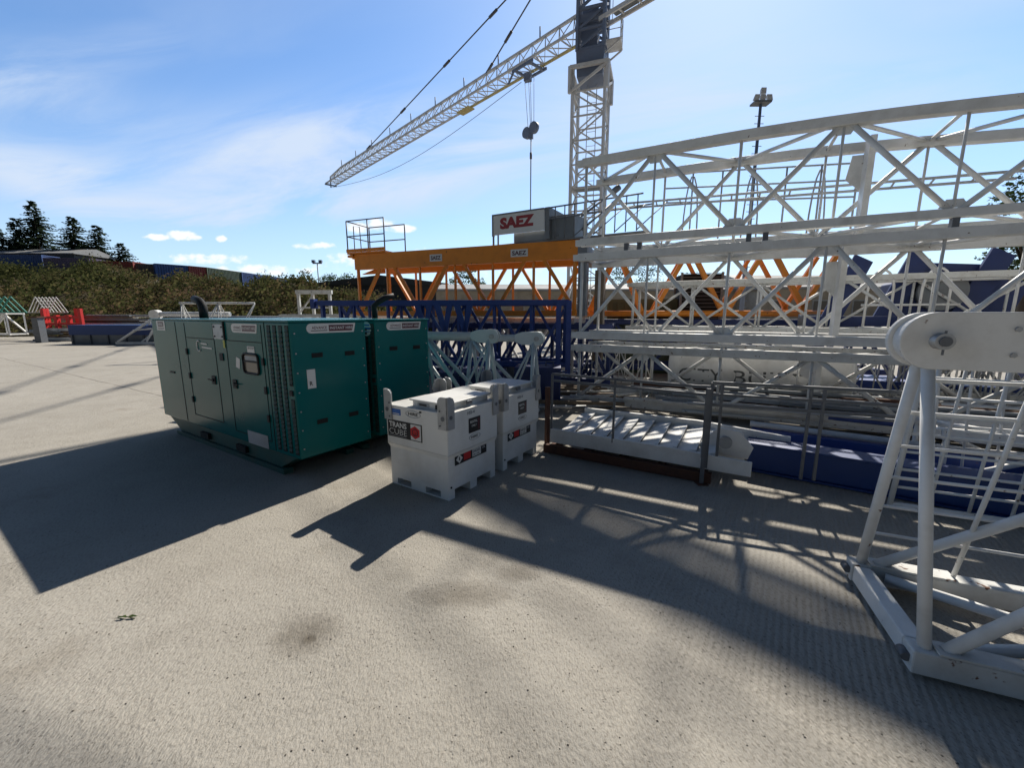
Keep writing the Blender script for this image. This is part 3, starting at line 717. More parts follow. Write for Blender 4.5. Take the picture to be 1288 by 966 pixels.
    MB().box((-.0045,.385,.61),(-.0035,.545,.79)).build('white_panel', M['mapdecal'], d)
    hx = [(-.0058,.475+.082*math.sin(R(k)),.70+.075*math.cos(R(k))) for k in range(0,360,60)]
    MB().prism(hx, (.001,0,0)).build('hexagon_emblem', M['redvinyl'], d)
    m = MB(); hx = [(-.0072,.475+.045*math.sin(R(k)),.70+.042*math.cos(R(k))) for k in range(0,361,60)]
    m.path(hx,.006,4); m.bar((-.0072,.475,.70),(-.0072,.475,.66),.003,.012); m.build('emblem_lines', M['maroon'], d)
    d = MB().box((-.003,.70,.865),(-.0008,.85,.935)).build('blue_sticker', M['bluevinyl'], t)
    MB().box((-.0042,.72,.875),(-.0034,.83,.885)).build('sticker_line', M['mapdecal'], d)
    m = MB(); pts = [(-.003,.50+.115*math.cos(R(k)),.905+.038*math.sin(R(k))) for k in range(0,361,20)]
    m.path(pts,.003,4).build('oval_logo', M['lgrey'], t)
    text_mb('HIRE', (-.003,.575,.89), (0,-1,0), (0,0,1), .034, .15, .02, 0).build('lettering', M['blackvinyl'], t)
    MB().box((-.006,.37,.935),(-.001,.40,.955)).build('lock', M['black'], t)
    b_ = MB(); b_.tube((.06,i_-.008,.14),(.06,i_-.001,.14),.012,10); b_.build('bolt', M['black'], t)
    return t
c1 = make_cube()
dup(c1, Vector((-.677,4.124,0))+Vector((.55,.835,0))*1.03, label='second white fuel tank cube, behind the front one and nearer the stairs')

# ---------------------------------------------------------------- lattice sections
def box_truss(name, label, cat, O, rz, Ln, Wd, H, P, mat, chord=.2, brace=.06, diag=.09, z0=0., group=None, taper=0., roundd=False, bracemat=None, single=False, deep=None, phase=0):
    """O: ground point of the front-left corner; local +X along the section, +Y its width."""
    t = thing(name, label, cat, (O[0],O[1],z0), rz, group); bm = bracemat or mat
    c = chord/2
    lev = (c, H-c); wy = (c, Wd-c)
    for z in lev:
        for y in wy:
            h_ = deep if (deep and z == lev[1]) else chord
            zz_ = H-h_/2 if (deep and z == lev[1]) else z
            MB().bar((0,y,zz_),(Ln,y,zz_),chord,h_).build('chord', mat, t, bevel=.01)
    st = Ln/P; acc = MB() if single else None
    def brc(p, q, w_, nm):
        mm = acc if single else MB()
        if roundd: mm.tube(p, q, w_/2, 8)
        else: mm.bar(p, q, w_)
        if not single: mm.build(nm, bm, t)
    for yi, y in enumerate(wy):
        for i in range(P+1):
            x = min(max(i*st, c), Ln-c)
            brc((x,y,lev[0]+c),(x,y,lev[1]-c), brace*1.4 if i in (0,P) else brace, 'upright')
        for i in range(P):
            k = (i+yi+phase)%2
            za, zb = (lev[0]+c*.6, lev[1]-c*.6) if k == 0 else (lev[1]-c*.6, lev[0]+c*.6)
            brc((i*st+c,y,za),((i+1)*st-c*.5,y,zb), diag, 'diagonal')
    for zi, z in enumerate(lev):
        for i in range(P+1):
            x = min(max(i*st, c), Ln-c)
            brc((x,wy[0]+c,z),(x,wy[1]-c,z), brace*1.3, 'cross_tie')
        for i in range(P):
            ya, yb = (wy[0]+c*.8, wy[1]-c*.8) if (i+zi)%2 == 0 else (wy[1]-c*.8, wy[0]+c*.8)
            brc((i*st+c,ya,z),((i+1)*st-c,yb,z), diag*.8, 'diagonal')
    if single: acc.build('bracing', bm, t)
    # pin lugs at the ends of the chords
    for z in lev:
        for y in wy:
            m = MB(); m.box((-.11,y-c*.55,z-c*.8),(-.002,y+c*.55,z+c*.8)); m.build('end_lug', mat, t)
    return t
TD = math.atan2(-.4635,.886); TO = Vector((1.40,8.80,0))
G = 'white lattice crane sections stacked on each other'
T1 = box_truss('crane_mast_section','topmost white lattice section, highest of the big stack against the sky','crane section',TO,TD,11.2,1.5,1.69,8,M['white'],.155,.042,.085,3.38,G,roundd=True)
T2 = box_truss('crane_mast_section','middle white lattice section of the big stack, just above eye level','crane section',TO+Vector((-.04,.0,0)),TD,11.2,1.5,1.76,8,M['white'],.155,.045,.08,1.48,G,roundd=True)
T3 = box_truss('crane_mast_section','lowest white lattice section of the big stack, behind the dark handrail','crane section',TO+Vector((-.04,.0,0)),TD,11.2,1.5,1.26,8,M['white2'],.15,.045,.08,.10,G,roundd=True)
for k, x in enumerate((.9,1.15,3.0,3.25,5.6,8.2)):
    for y in (.02,1.35): MB().box((x,y,-.142),(x+.08,y+.12,-.002)).build('spacer', M['rail'], T1)
# gusset plates with bolts where the bracing meets the front chords
for T, H_, in ((T1,1.69),(T2,1.76),(T3,1.26)):
    for i in range(1,8):
        x = i*1.4; zc_ = H_-.155 if i%2 else .155; dz = -.13 if i%2 else .13
        g_ = MB().prism([(x-.17,.066,zc_),(x+.17,.066,zc_),(x+.09,.066,zc_+dz),(x-.09,.066,zc_+dz)], (0,.012,0)).build('node_gusset', M['white'], T)
# broad upright plates welded inside the three sections
for T, h, s in ((T1,1.66,4.72),(T2,1.70,4.58),(T3,1.2,4.4)):
    MB().box((s,.95,.03),(s+.09,1.29,h)).build('end_plate', M['white'], T)
    MB().prism([(s-.22,1.27,h*.62),(s-.003,1.27,h*.5),(s-.003,1.27,h-.22),(s-.16,1.27,h-.22)], (0,.02,0)).build('gusset', M['white'], T)
# the topmost section's upper chords droop slightly towards its far end
def droop(x): return 0 if x < 2.3 else (.13*((x-2.3)/3.3)**2 if x < 5.6 else .13+.079*(x-5.6))
for c in kids(T1):
    if c.name.split('.')[0] == 'chord' and max(v.co.z for v in c.data.vertices) > 1.5:
        yc = sum(v.co.y for v in c.data.vertices)/8; zc_ = sum(v.co.z for v in c.data.vertices)/8; h_ = .0775
        me = c.data; me.clear_geometry(); vs_, fs_ = [], []; N_ = 28
        for i in range(N_+1):
            x = 11.2*i/N_; d_ = droop(x)
            vs_ += [(x,yc-h_,zc_-h_-d_),(x,yc+h_,zc_-h_-d_),(x,yc+h_,zc_+h_-d_),(x,yc-h_,zc_+h_-d_)]
        for i in range(N_):
            for k in range(4): fs_.append((4*i+k,4*i+(k+1)%4,4*i+4+(k+1)%4,4*i+4+k))
        fs_ += [(3,2,1,0),(4*N_,4*N_+1,4*N_+2,4*N_+3)]
        me.from_pydata(vs_, [], fs_); me.update()
    else:
        for v in c.data.vertices: v.co.z -= droop(v.co.x)*max(0,v.co.z)/1.69
# timbers between and below
tdir = Vector((.886,-.4635,0)); tw = Vector((.4635,.886,0))
for k, s in enumerate((.6,3.4,6.2,9.0)):
    o = TO+tdir*s
    t = thing('timber_bearer','weathered timber bearer under the lowest white lattice section','timber',(o.x,o.y,0),TD,'timber bearers under the white stack')
    MB().box((0,-.2,.0),(.15,1.7,.098)).build('beam', M['timber'], t)

# ladder-like catwalk lying on the rear stack and guard rails behind the white sections
o = TO+tw*2.3
W2 = box_truss('crane_mast_section','white lattice section lying behind the big white stack','crane section',(o.x+6.2,o.y-2.2,0),TD+.03,6.5,1.2,1.3,7,M['white2'],.14,.05,.07,.25,None,roundd=True,single=False)
W3 = box_truss('crane_mast_section','upper of two slim white sections behind the big white stack','crane section',(o.x+.7,o.y+.3,0),TD+.02,10.5,1.1,1.25,7,M['white2'],.12,.05,.06,1.58,None,roundd=True)
def cat_rail(label, p, q, h, n, r=.022, mat='lgrey', rails=(1.0,.55), hoops=0, name='guard_rail', cat='guard rail', group=None):
    p, q = Vector(p), Vector(q)
    t = thing(name, label, cat, p, 0, group)
    for f in rails: MB().tube(p+Vector((0,0,h*f)), q+Vector((0,0,h*f)), r, 8).build('rail', M[mat], t, world=True)
    for i in range(n+1):
        b_ = p.lerp(q, i/n); MB().tube(b_, b_+Vector((0,0,h)), r, 8).build('post', M[mat], t, world=True)
    for i in range(hoops):
        c_ = p.lerp(q, (i+.5)/hoops)
        pts = [c_+Vector((.18*math.cos(R(k)),0,h*.95*abs(math.sin(R(k))))) for k in range(0,181,20)]
        MB().path(pts, r*.9, 6).build('hoop', M[mat], t, world=True)
    return t
cat_rail('light grey guard rail with hoops lying on the rear white section', at(832,300,11.0), at(1068,300,9.4), 1.55, 6, .02, rails=(1.0,.78,.56), hoops=3)
# double-rail ladder running along the top of the rear stack
def ladder(label, p, q, wv, r=.025, step=.32, mat='lgrey', name='ladder', group=None):
    p, q, wv = Vector(p), Vector(q), Vector(wv); t = thing(name, label, 'ladder', p, 0, group)
    MB().tube(p,q,r,8).build('stile', M[mat], t, world=True); MB().tube(p+wv,q+wv,r,8).build('stile', M[mat], t, world=True)
    n = int((q-p).length/step)
    for i in range(1,n):
        c_ = p.lerp(q, i/n); MB().tube(c_, c_+wv, r*.7, 6).build('rung', M[mat], t, world=True)
    return t
pa, pb = at(770,257,10.6), at(1290,214,7.0)
ladder('long grey ladder lying flat on the rear white sections, seen against the sky', pa, pb, (.1,.2,-.06), step=.5)

# ---------------------------------------------------------------- orange section, deep plated top
p0 = Vector((-5.1,13.7,0)); p1 = Vector((1.70,11.0,0)); OD = math.atan2(p1.y-p0.y,p1.x-p0.x); OL = (p1-p0).length
O1 = box_truss('orange_crane_section','long orange crane section with deep side plates and lettered labels','crane section',p0,OD,OL,1.7,1.95,6,M['orange'],.15,.055,.09,1.95,None,roundd=False,deep=.48)
ox = Vector((math.cos(OD),math.sin(OD),0)); oy = Vector((-ox.y,ox.x,0))
for s, w_ in ((2.85,.42),(5.45,.5)):
    d = MB().box((s,-.006,1.60),(s+w_,-.002,1.80)).build('label_plate', M['mapdecal'], O1)
    text_mb('SAEZ', (s+.04,-.0085,1.64), (1,0,0), (0,0,1), .12, w_-.08, .03, 0).build('lettering', M['maroon'], d)
MB().box((-.22,-.05,1.86),(-.005,1.1,1.93)).build('deck_bracket', M['orange'], O1)
MB().prism([(-.0,.3,1.35),(.9,.3,1.60),(.9,.3,1.36)], (0,.1,0)).build('bracket_web', M['orange'], O1)
MB().box((OL+.003,.0,1.4),(OL+.25,1.7,1.80)).build('end_bracket', M['grey'], O1)
MB().box((OL+.003,.1,.0),(OL+.22,.4,1.39)).build('end_post', M['grey'], O1)
MB().box((OL+.42,.25,-1.2),(OL+.66,.55,1.19)).build('end_post', M['timber'], O1)
# work platform with rails at the left end, standing on the deck
q = p0+ox*(-.22)-oy*.06
pt = thing('work_platform','small railed work platform at the left end of the orange section','platform',(q.x,q.y,3.905),OD)
MB().box((0,0,0),(1.5,1.1,.05)).build('deck', M['orange'], pt)
MB().box((0,-.03,.052),(1.5,0,.15)).build('toe_board', M['orange'], pt)
for x, y in ((.02,.02),(.85,.02),(1.48,.02),(.02,1.08),(1.48,1.08)):
    MB().tube((x,y,.05),(x,y,1.02),.02,8).build('post', M['rail'], pt)
for z in (.55,1.02):
    m = MB(); m.tube((.02,.02,z),(1.48,.02,z),.018,8).tube((.02,1.08,z),(1.48,1.08,z),.018,8).tube((.02,.02,z),(.02,1.08,z),.018,8); m.build('rail', M['rail'], pt)
MB().path([(.05,.3,.05),(.05,.3,.92),(.3,.3,.88),(.32,.3,.1)], .015, 6).build('gate', M['rail'], pt)

# sign panel and grey winch platform on top of the orange section
s0 = at(619,296,12.0); s1 = at(684,289,11.2)
rz = math.atan2(s1.y-s0.y, s1.x-s0.x); Ls = math.hypot(s1.x-s0.x, s1.y-s0.y)
sg = thing('sign_board','pale grey sign board lettered in dull red on the orange section','sign',(s0.x,s0.y,3.905),rz)
zb, zt = s0.z-3.905, at(619,272,12.0).z-3.905
MB().box((.04,0,zb),(Ls,.05,zt+.0)).build('board', M['mapdecal'], sg)
MB().box((0,-.01,zb-.03),(.039,.08,zt+.02)).box((0,-.01,zt+.003),(Ls,.08,zt+.04)).build('edge_trim', M['grey'], sg)
MB().box((0,.02,0),(.04,.06,zb-.032)).build('post', M['grey'], sg); MB().box((.16,.02,0),(.19,.06,zb-.002)).build('post', M['grey'], sg)
text_mb('SAEZ', (.26,-.004,zb+.13), (1,0,0), (0,0,1), (zt-zb)*.60, Ls*.66, .06, 0).build('lettering', M['signred'], sg)
wp = thing('winch_platform','dark grey steel housing and railed deck beside the sign board','platform',(s0.x,s0.y,3.905),rz)
hy = .14
MB().box((.62,hy,.04),(Ls+.05,1.1,zb+.02)).build('housing', M['grey'], wp, bevel=.01)
MB().box((Ls+.01,.03,.04),(Ls+.14,1.1,zt+.05)).build('side_panel', M['grey'], wp)
MB().box((Ls+.15,hy,.04),(Ls+.80,1.1,zt-.16)).build('cabinet', M['grey'], wp, bevel=.01)
MB().box((-.1,hy,0),(4.2,1.2,.035)).build('deck', M['grey'], wp)
m = MB(); m.tube((Ls+.14,.05,zt+.03),(4.1,.05,zt+.06),.02,8).tube((Ls+.14,.05,zt-.25),(4.1,.05,zt-.22),.018,8).tube((Ls+.14,1.1,zt+.03),(4.1,1.1,zt+.06),.02,8); m.build('rail', M['rail'], wp)
for k in range(9):
    x = Ls+.3+k*.26
    MB().tube((x,.05,.03),(x,.05,zt+.04),.016,6).build('post', M['rail'], wp)
    if k%2 == 0: MB().tube((x,.05,.05),(x+.5,.9,zt+.02),.014,6).build('brace', M['rail'], wp)
# two dark diagonal stay bars passing up behind the white stack's end
p, q = at(700,296,11.6), at(778,236,12.4)
sb = thing('stay_bar','pair of dark stay bars slanting up to a pin behind the white stack','stay bar',p)
MB().tube(p,q,.03,8).build('bar', M['rail'], sb, world=True)
p2, q2 = at(716,303,11.2), at(776,250,12.0); MB().tube(p2,q2,.03,8).build('bar', M['rail'], sb, world=True)
MB().tube(q-Vector((.16,0,.12)),q+Vector((.02,0,.03)),.09,12).build('socket', M['grey'], sb, world=True)

# ---------------------------------------------------------------- blue section
p0 = Vector((-4.9,10.55,0)); p1 = Vector((1.35,9.85,0)); BD = math.atan2(p1.y-p0.y,p1.x-p0.x); BL = (p1-p0).length
B1 = box_truss('blue_crane_section','blue lattice section lying in front of the orange one','crane section',p0,BD,BL,1.0,1.62,7,M['blue'],.13,.06,.07,.72)
for x in (BL-.30,BL-.06):
    MB().box((x,-.05,-.2),(x+.12,.12,1.6)).build('end_leg', M['blue'], B1)
for x in (2.5,3.0,3.5):
    MB().prism([(x,-.012,1.5),(x+.16,-.012,1.5),(x+.34,-.012,.75),(x+.22,-.012,.75)], (0,.05,0)).prism([(x+.32,-.012,1.5),(x+.46,-.012,1.5),(x+.30,-.012,.75),(x+.20,-.012,.75)], (0,.045,0)).build('web_plate', M['blue'], B1)
MB().box((-.22,-.02,1.42),(-.115,.15,1.66)).build('end_lug', M['blue'], B1)
# dark section and ballast blocks under the blue and orange ones
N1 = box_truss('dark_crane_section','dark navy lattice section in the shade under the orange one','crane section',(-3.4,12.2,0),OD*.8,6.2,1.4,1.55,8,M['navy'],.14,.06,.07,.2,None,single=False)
U1 = box_truss('crane_mast_section','grey white lattice section holding up the orange crane section','crane section',(-4.8,13.9,0),OD,7.0,1.5,1.7,7,M['white2'],.14,.06,.07,.2)
def ballast(loc, rz, dims, mat, label, group='steel boxes under the lattice sections'):
    t = thing('steel_box', label, 'steel box', loc, rz, group); a_, b_, h = dims
    MB().box((0,0,0),(a_,b_,h)).build('body', M[mat], t, bevel=.015)
    m = MB()
    for x in (0,a_*.33,a_*.66,a_-.05): m.box((x,-.03,.02),(x+.05,-.001,h-.02))
    m.box((0,-.035,h-.06),(a_,-.002,h-.0)).build('ribs', M[mat], t)
    for x in (a_*.25,a_*.75):
        MB().path([(x-.08,b_/2,h),(x-.08,b_/2,h+.09),(x+.08,b_/2,h+.09),(x+.08,b_/2,h)],.015,6).build('lifting_eye', M['rail'], t)
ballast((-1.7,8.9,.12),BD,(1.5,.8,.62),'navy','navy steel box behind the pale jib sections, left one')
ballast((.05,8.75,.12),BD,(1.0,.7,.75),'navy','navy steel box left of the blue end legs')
ballast((-.2,10.9,.1),BD,(1.3,.7,.6),'grey','grey steel box behind the blue lattice section')

# ---------------------------------------------------------------- triangular jib sections with rounded lug (pale)
def tri_jib(label, O, rz, Ln, Wd, H, P, mat, chord, lug, name='jib_section', group=None, z0=0., grid=False, base=.06):
    """O: ground point under the middle of the near end; +X runs along the section."""
    t = thing(name, label, 'crane jib section', (O[0],O[1],z0), rz, group)
    zt = H-lug; st = Ln/P
    # rounded lug plates (two cheeks) + pin
    for s in (-1,1):
        y = s*lug*.42; pts = [(math.sin(R(-k))*lug-.0, y-.02, zt+math.cos(R(k))*lug) for k in range(0,181,15)]
        pts = [(-math.sin(R(k))*lug, y-.02, zt+math.cos(R(k))*lug) for k in range(0,181,15)]
        pts += [(lug*2.2, y-.02, zt-lug*.85),(lug*3.2, y-.02, zt-lug*.45),(lug*3.2, y-.02, zt+lug*.55),(lug*2.2, y-.02, zt+lug*.9)]
        MB().prism(pts, (0,.04,0)).build('lug_plate', M[mat], t, bevel=.006)
    pn = MB().tube((0,-lug*.42-.06,zt),(0,lug*.42+.06,zt),lug*.33,16).build('pin', M['galv'], t)
    MB().tube((0,-lug*.42-.085,zt),(0,-lug*.42-.06,zt),lug*.18,12).build('pin_end', M['rail'], pn)
    MB().tube((lug*2.4,0,zt),(Ln,0,zt),chord,14).build('top_chord', M[mat], t)
    br = chord*.52
    for s in (-1,1):
        y = s*Wd/2
        MB().bar((-.12*lug/.2,y,base),(Ln,y,base),base*1.6,base*1.9).build('bottom_chord', M[mat], t, bevel=.006)
        for i in range(P):
            x = i*st
            MB().tube((x+.02,y,base*1.5),(x+(lug*.5 if i==0 else 0),s*chord*.5,zt-chord*.8), br, 10).build('leg', M[mat], t)
            MB().tube((x+.12,y*.98,base*1.6),(x+st-.02,s*chord*.5,zt-chord*.8), br, 10).build('diagonal', M[mat], t)
            MB().tube((x+.06,s*chord*.5,zt-chord*.6),(x+st*.5,y,base*1.6), br*.55, 8).build('brace', M[mat], t)
    for i in range(P+1):
        x = i*st; MB().bar((x,-Wd/2+.05,base),(x,Wd/2-.05,base),base*1.1).build('cross_tie', M[mat], t)
        if i < P: MB().tube((x+.08,-Wd/2+.06,base),(x+st-.08,Wd/2-.06,base), br*.8, 8).build('diagonal', M[mat], t)
    return t
JG = 'pale jib sections with round lugs behind the fuel tanks'
def jib_axis(px, row, y):
    p = at(px,row,y); return p
pA = at(620,421,7.6); pB = at(676,424,8.1)
tri_jib('pale jib section whose round lug is left of the other, behind the fuel tanks', (pA.x,pA.y), math.atan2(.28,-.96), 5.5,.85,pA.z+.10,4,'palewhite',.075,.13, group=JG)
tri_jib('pale jib section whose round lug reaches furthest right, behind the fuel tanks', (pB.x,pB.y), math.atan2(.28,-.96), 5.5,.85,pB.z+.11,4,'palewhite',.075,.14, group=JG)

# big near jib end at the right edge
n0 = gnd(1150,846); n1 = gnd(1092,733)
ctr = (n0+n1)/2; axis = Vector((.93,-.37,0)).normalized()
J = thing('jib_end_section','large white lattice jib end with big round lug at the right edge','crane jib section',(ctr.x,ctr.y,0),math.atan2(axis.y,axis.x))
Wd = (n1-n0).length*.97; lug = .162; zt = 1.85; lx = -.045
for s, xoff in ((-1,0),(1,0)):
    y = s*.075
    pts = [(lx-math.sin(R(k))*lug, y-.02, zt+math.cos(R(k))*lug) for k in range(0,181,10)]
    pts += [(.35,y-.02,zt-lug*1.02),(.6,y-.02,zt-lug*1.0),(.85,y-.02,zt-lug*.55),(.85,y-.02,zt+lug*.55),(.55,y-.02,zt+lug*.78),(.3,y-.02,zt+lug)]
    MB().prism(pts, (0,.04,0)).build('lug_plate', M['white'], J, bevel=.006)
MB().prism([(lx-math.sin(R(k))*lug*.86, -.054, zt+math.cos(R(k))*lug*.86) for k in range(0,181,10)]+[(.5,-.054,zt-lug*.86),(.5,-.054,zt+lug*.86)], (0,.108,0)).build('lug_core', M['white'], J)
for bx, bz in ((.28,.07),(.28,-.07),(.45,0)): MB().tube((bx,-.108,zt+bz),(bx,-.095,zt+bz),.014,6).build('bolt', M['galv'], J)
pn = MB().tube((lx+.01,-.16,zt+.0),(lx+.01,.12,zt),.045,18).build('pin', M['galv'], J)
MB().tube((lx+.01,-.17,zt),(lx+.01,-.16,zt),.028,14).bar((lx+.01,-.15,zt-.075),(lx+.01,-.15,zt+.06),.011).build('split_pin', M['rail'], pn)
MB().tube((.6,0,zt),(6.0,0,zt),.118,18).build('top_chord', M['white'], J)
for s in (-1,1):
    y = s*Wd/2
    MB().bar((-.09,y,.095),(6.0,y,.095),.12,.14).build('bottom_chord', M['white2'], J, bevel=.01)
    MB().tube((-.02,y,.15),(-.045,s*.05,zt-.12),.032,12).build('leg', M['white'], J)
    MB().tube((.07,y,.16),(1.9,s*.06,zt-.10),.034,12).build('diagonal', M['white'], J)
    MB().tube((1.95,s*.06,zt-.10),(3.6,y,.16),.037,12).build('diagonal', M['white'], J)
    MB().tube((1.9,s*.05,zt-.12),(1.9,y,.16),.035,12).build('leg', M['white'], J)
    g_ = MB().prism([(.02,y-.06*s-.005,.168),(.5,y-.06*s-.005,.168),(.5,y+.06*s,.168),(.02,y+.06*s,.168)],(0,0,.012)).build('gusset', M['white2'], J)
MB().bar((-.03,-Wd/2+.07,.10),(-.03,Wd/2-.07,.10),.11,.12).build('cross_tie', M['white'], J, bevel=.01)
MB().bar((1.9,-Wd/2+.07,.10),(1.9,Wd/2-.07,.10),.09,.10).build('cross_tie', M['white'], J)
MB().tube((.1,Wd/2-.08,.11),(1.85,-Wd/2+.1,.11),.035,10).build('diagonal', M['white'], J)
MB().tube((.1,-Wd/2+.08,.11),(1.85,Wd/2-.1,.11),.035,10).build('diagonal', M['white'], J)
for y in (-Wd/2, Wd/2):
    MB().tube((-.105,y-.035,.10),(-.105,y+.035,.10),.026,12).build('end_pin', M['rail'], J)
for z in (.42,.66,.90,1.14,1.38,1.60):      # thin rungs across the far face
    yf = Wd/2*(1-(z-.15)/(zt-.25))+.05
    MB().tube((.0,yf,z),(1.9,yf,z-.01),.012,8).build('rung', M['white'], J)
for x in (.5,.95,1.4):
    MB().tube((x,Wd/2,.16),(x,.06,zt-.12),.014,8).build('brace', M['white'], J)
# slim welded mesh frame standing just behind the near jib end
q = gnd(1118,640)
mf = thing('mesh_frame','upright white welded mesh frame behind the near jib end','mesh frame',(q.x,q.y,0),math.atan2(-.40,.92))
for z in (.06,.25,.44,.63,.82,1.01,1.20,1.39,1.60):
    MB().tube((0,0,z),(3.4,0,z-.02),.015 if z not in (.06,1.60) else .025,8).build('rail', M['white'], mf)
for k in range(12):
    x = .0+k*.30; MB().tube((x,.0,.03),(x+.10,0,1.62),.015 if k%4 else .026,8).build('post', M['white'], mf)

q = gnd(1165,618)
mf = thing('mesh_frame','second white welded mesh frame, standing just behind the first one','mesh frame',(q.x,q.y,0),math.atan2(-.34,.94))
for z in (.06,.30,.54,.78,1.02,1.26,1.45):
    MB().tube((0,0,z),(3.4,0,z-.01),.014 if z not in (.06,1.45) else .022,8).build('rail', M['white'], mf)
for k in range(12):
    x = .0+k*.28; MB().tube((x,.0,.03),(x-.08,0,1.47),.013 if k%3 else .024,8).build('post', M['white'], mf)
# further white and blue pieces lying on the ground at right behind the near jib end
W4 = box_truss('crane_mast_section','low white lattice section lying on the ground at the right edge','crane section',(4.75,4.35,0),TD,5.5,.9,.7,5,M['white'],.12,.045,.06,.05,None,roundd=True)

# ---------------------------------------------------------------- staircase unit, blue beam, dark handrail in front of the stack
s0 = gnd(692,556,.16); s1 = gnd(884,590,.16)
sd = (s1-s0); Lst = sd.length; SR = math.atan2(sd.y, sd.x)
S = thing('stair_flight','white steel stair flight lying nearly flat in front of the stack','staircase',(s0.x,s0.y,0),SR)
MB().prism([(0,0,.16),(Lst+.5,0,.16),(Lst+.5,0,.33),(Lst*.8,0,.36),(0,0,.36)], (0,.05,0)).build('stringer', M['white'], S, bevel=.006)
MB().prism([(.15,.95,.20),(Lst+.9,.95,.20),(Lst+.9,.95,.45),(Lst*.9,.95,.52),(.15,.95,.50)], (0,.05,0)).build('stringer', M['white'], S, bevel=.006)
for k in range(9):
    x = .12+k*(Lst-.1)/8.5
    MB().hexa([(x,.052,.30),(x+.23,.052,.345),(x+.23,.948,.43),(x,.948,.385),(x,.052,.325),(x+.23,.052,.37),(x+.23,.948,.455),(x,.948,.41)]).build('tread', M['white'], S)
sh = MB()
pts = [(Lst+.22+.16*math.cos(R(k)), -.02, .40+.15*math.sin(R(k))) for k in range(0,360,20)]
MB().prism([(Lst-.15,.30,.30),(Lst+.45,.30,.27),(Lst+.5,.30,.42),(Lst+.35,.30,.60),(Lst+.1,.30,.62)], (0,.04,0)).build('lug_plate', M['white'], S, bevel=.006)
MB().tube((Lst+.2,.25,.45),(Lst+.2,.36,.45),.075,16).build('pin', M['galv'], S)
# rusty frame the stair lies on
rf = thing('rusty_frame','low rusty steel frame on the ground under the white stair flight','steel frame',(s0.x,s0.y,0),SR)
MB().bar((-.08,-.02,.07),(Lst+.1,-.02,.07),.08,.12).build('beam', M['rust'], rf); MB().bar((-.05,.95,.07),(Lst+.1,.95,.07),.08,.12).build('beam', M['rust'], rf)
for k in range(5):
    x = .0+k*Lst/4; MB().bar((x,.03,.06),(x,.9,.06),.06,.09).build('cross_bar', M['rust'], rf)
MB().bar((-.10,.1,.0),(-.10,.1,.95),.055,.055).build('post', M['rust'], rf)
# dark handrail
def railing(label, pts, hs, n, mids=(), r=.017, posts=None, low=0.25):
    t = thing('handrail', label, 'handrail', pts[0], 0)
    p, q = Vector(pts[0]), Vector(pts[1])
    up = Vector((0,0,1))
    for h in hs: MB().bar(p+up*h, q+up*h, r*1.7, r*1.9).build('rail', M['rail'], t, world=True)
    for f in (posts or [i/n for i in range(n+1)]):
        b_ = p.lerp(q, f); MB().bar(b_+up*low, b_+up*max(hs), r*1.7).build('post', M['rail'], t, world=True)
    return t
h0 = Vector((s0.x,s0.y,0)); h1 = Vector((s1.x,s1.y,0)); e = (h1-h0).normalized()
ra = h0+e*.02+Vector((0,.03,0)); rb = h0+e*(Lst*1.0)
railing('dark handrail with two top bars standing along the white stair flight', (ra,rb), (1.16,1.07), 4, posts=(0,.45,.99), low=.30)
rc_ = rb+e*.03; 
rd = rc_+Vector((1.65,-.60,0))
railing('taller dark handrail to the right, over the blue beam', (rc_,rd), (1.22,1.08,.96), 5, posts=(0,.06,.55,.62,1.0), low=.18)
MB_post = thing('steel_post','dark upright post where the two handrails meet','post',(rb.x-.04,rb.y-.07,0)); MB().bar((0,0,0),(0,0,1.16),.045).build('shaft', M['rail'], MB_post); MB().box((-.06,-.06,0),(.06,.06,.015)).build('foot_plate', M['rust'], MB_post)
# blue beam
b0 = gnd(938,592); b1 = gnd(1118,626); bd = (b1-b0); BR = math.atan2(bd.y,bd.x)
bb = thing('blue_beam','long bright blue box beam lying on the ground at the foot of the white stack','steel beam',(b0.x,b0.y,0),BR)
MB().box((0,0,.04),(6.5,.30,.36)).build('box', M['bblue'], bb, bevel=.012)
MB().box((-.02,-.03,.362),(6.5,.33,.385)).build('flange', M['bblue'], bb); MB().box((-.02,-.03,.015),(6.5,.33,.038)).build('flange', M['bblue'], bb)
MB().box((-.42,-.01,.05),(-.022,.31,.37)).build('end_block', M['white'], bb, bevel=.01)
b2 = thing('blue_beam','navy channel beam lying behind the bright blue box beam','steel beam',(b0.x+.35,b0.y+.55,0),BR+.03)
MB().box((0,0,.04),(6.8,.05,.40)).box((0,.05,.36),(6.8,.25,.40)).box((0,.05,.04),(6.8,.25,.08)).build('channel', M['blue'], b2)
for k in range(9): MB().box((.3+k*.7,.052,.085),(.32+k*.7,.22,.355)).build('stiffener', M['blue'], b2)
b3 = thing('grey_beam','grey pipe lying on top of the navy channel beam','steel pipe',(b0.x+.35,b0.y+.6,0),BR+.02)
MB().tube((0,.1,.445),(6.5,.1,.455),.04,10).build('pipe', M['lgrey'], b3)

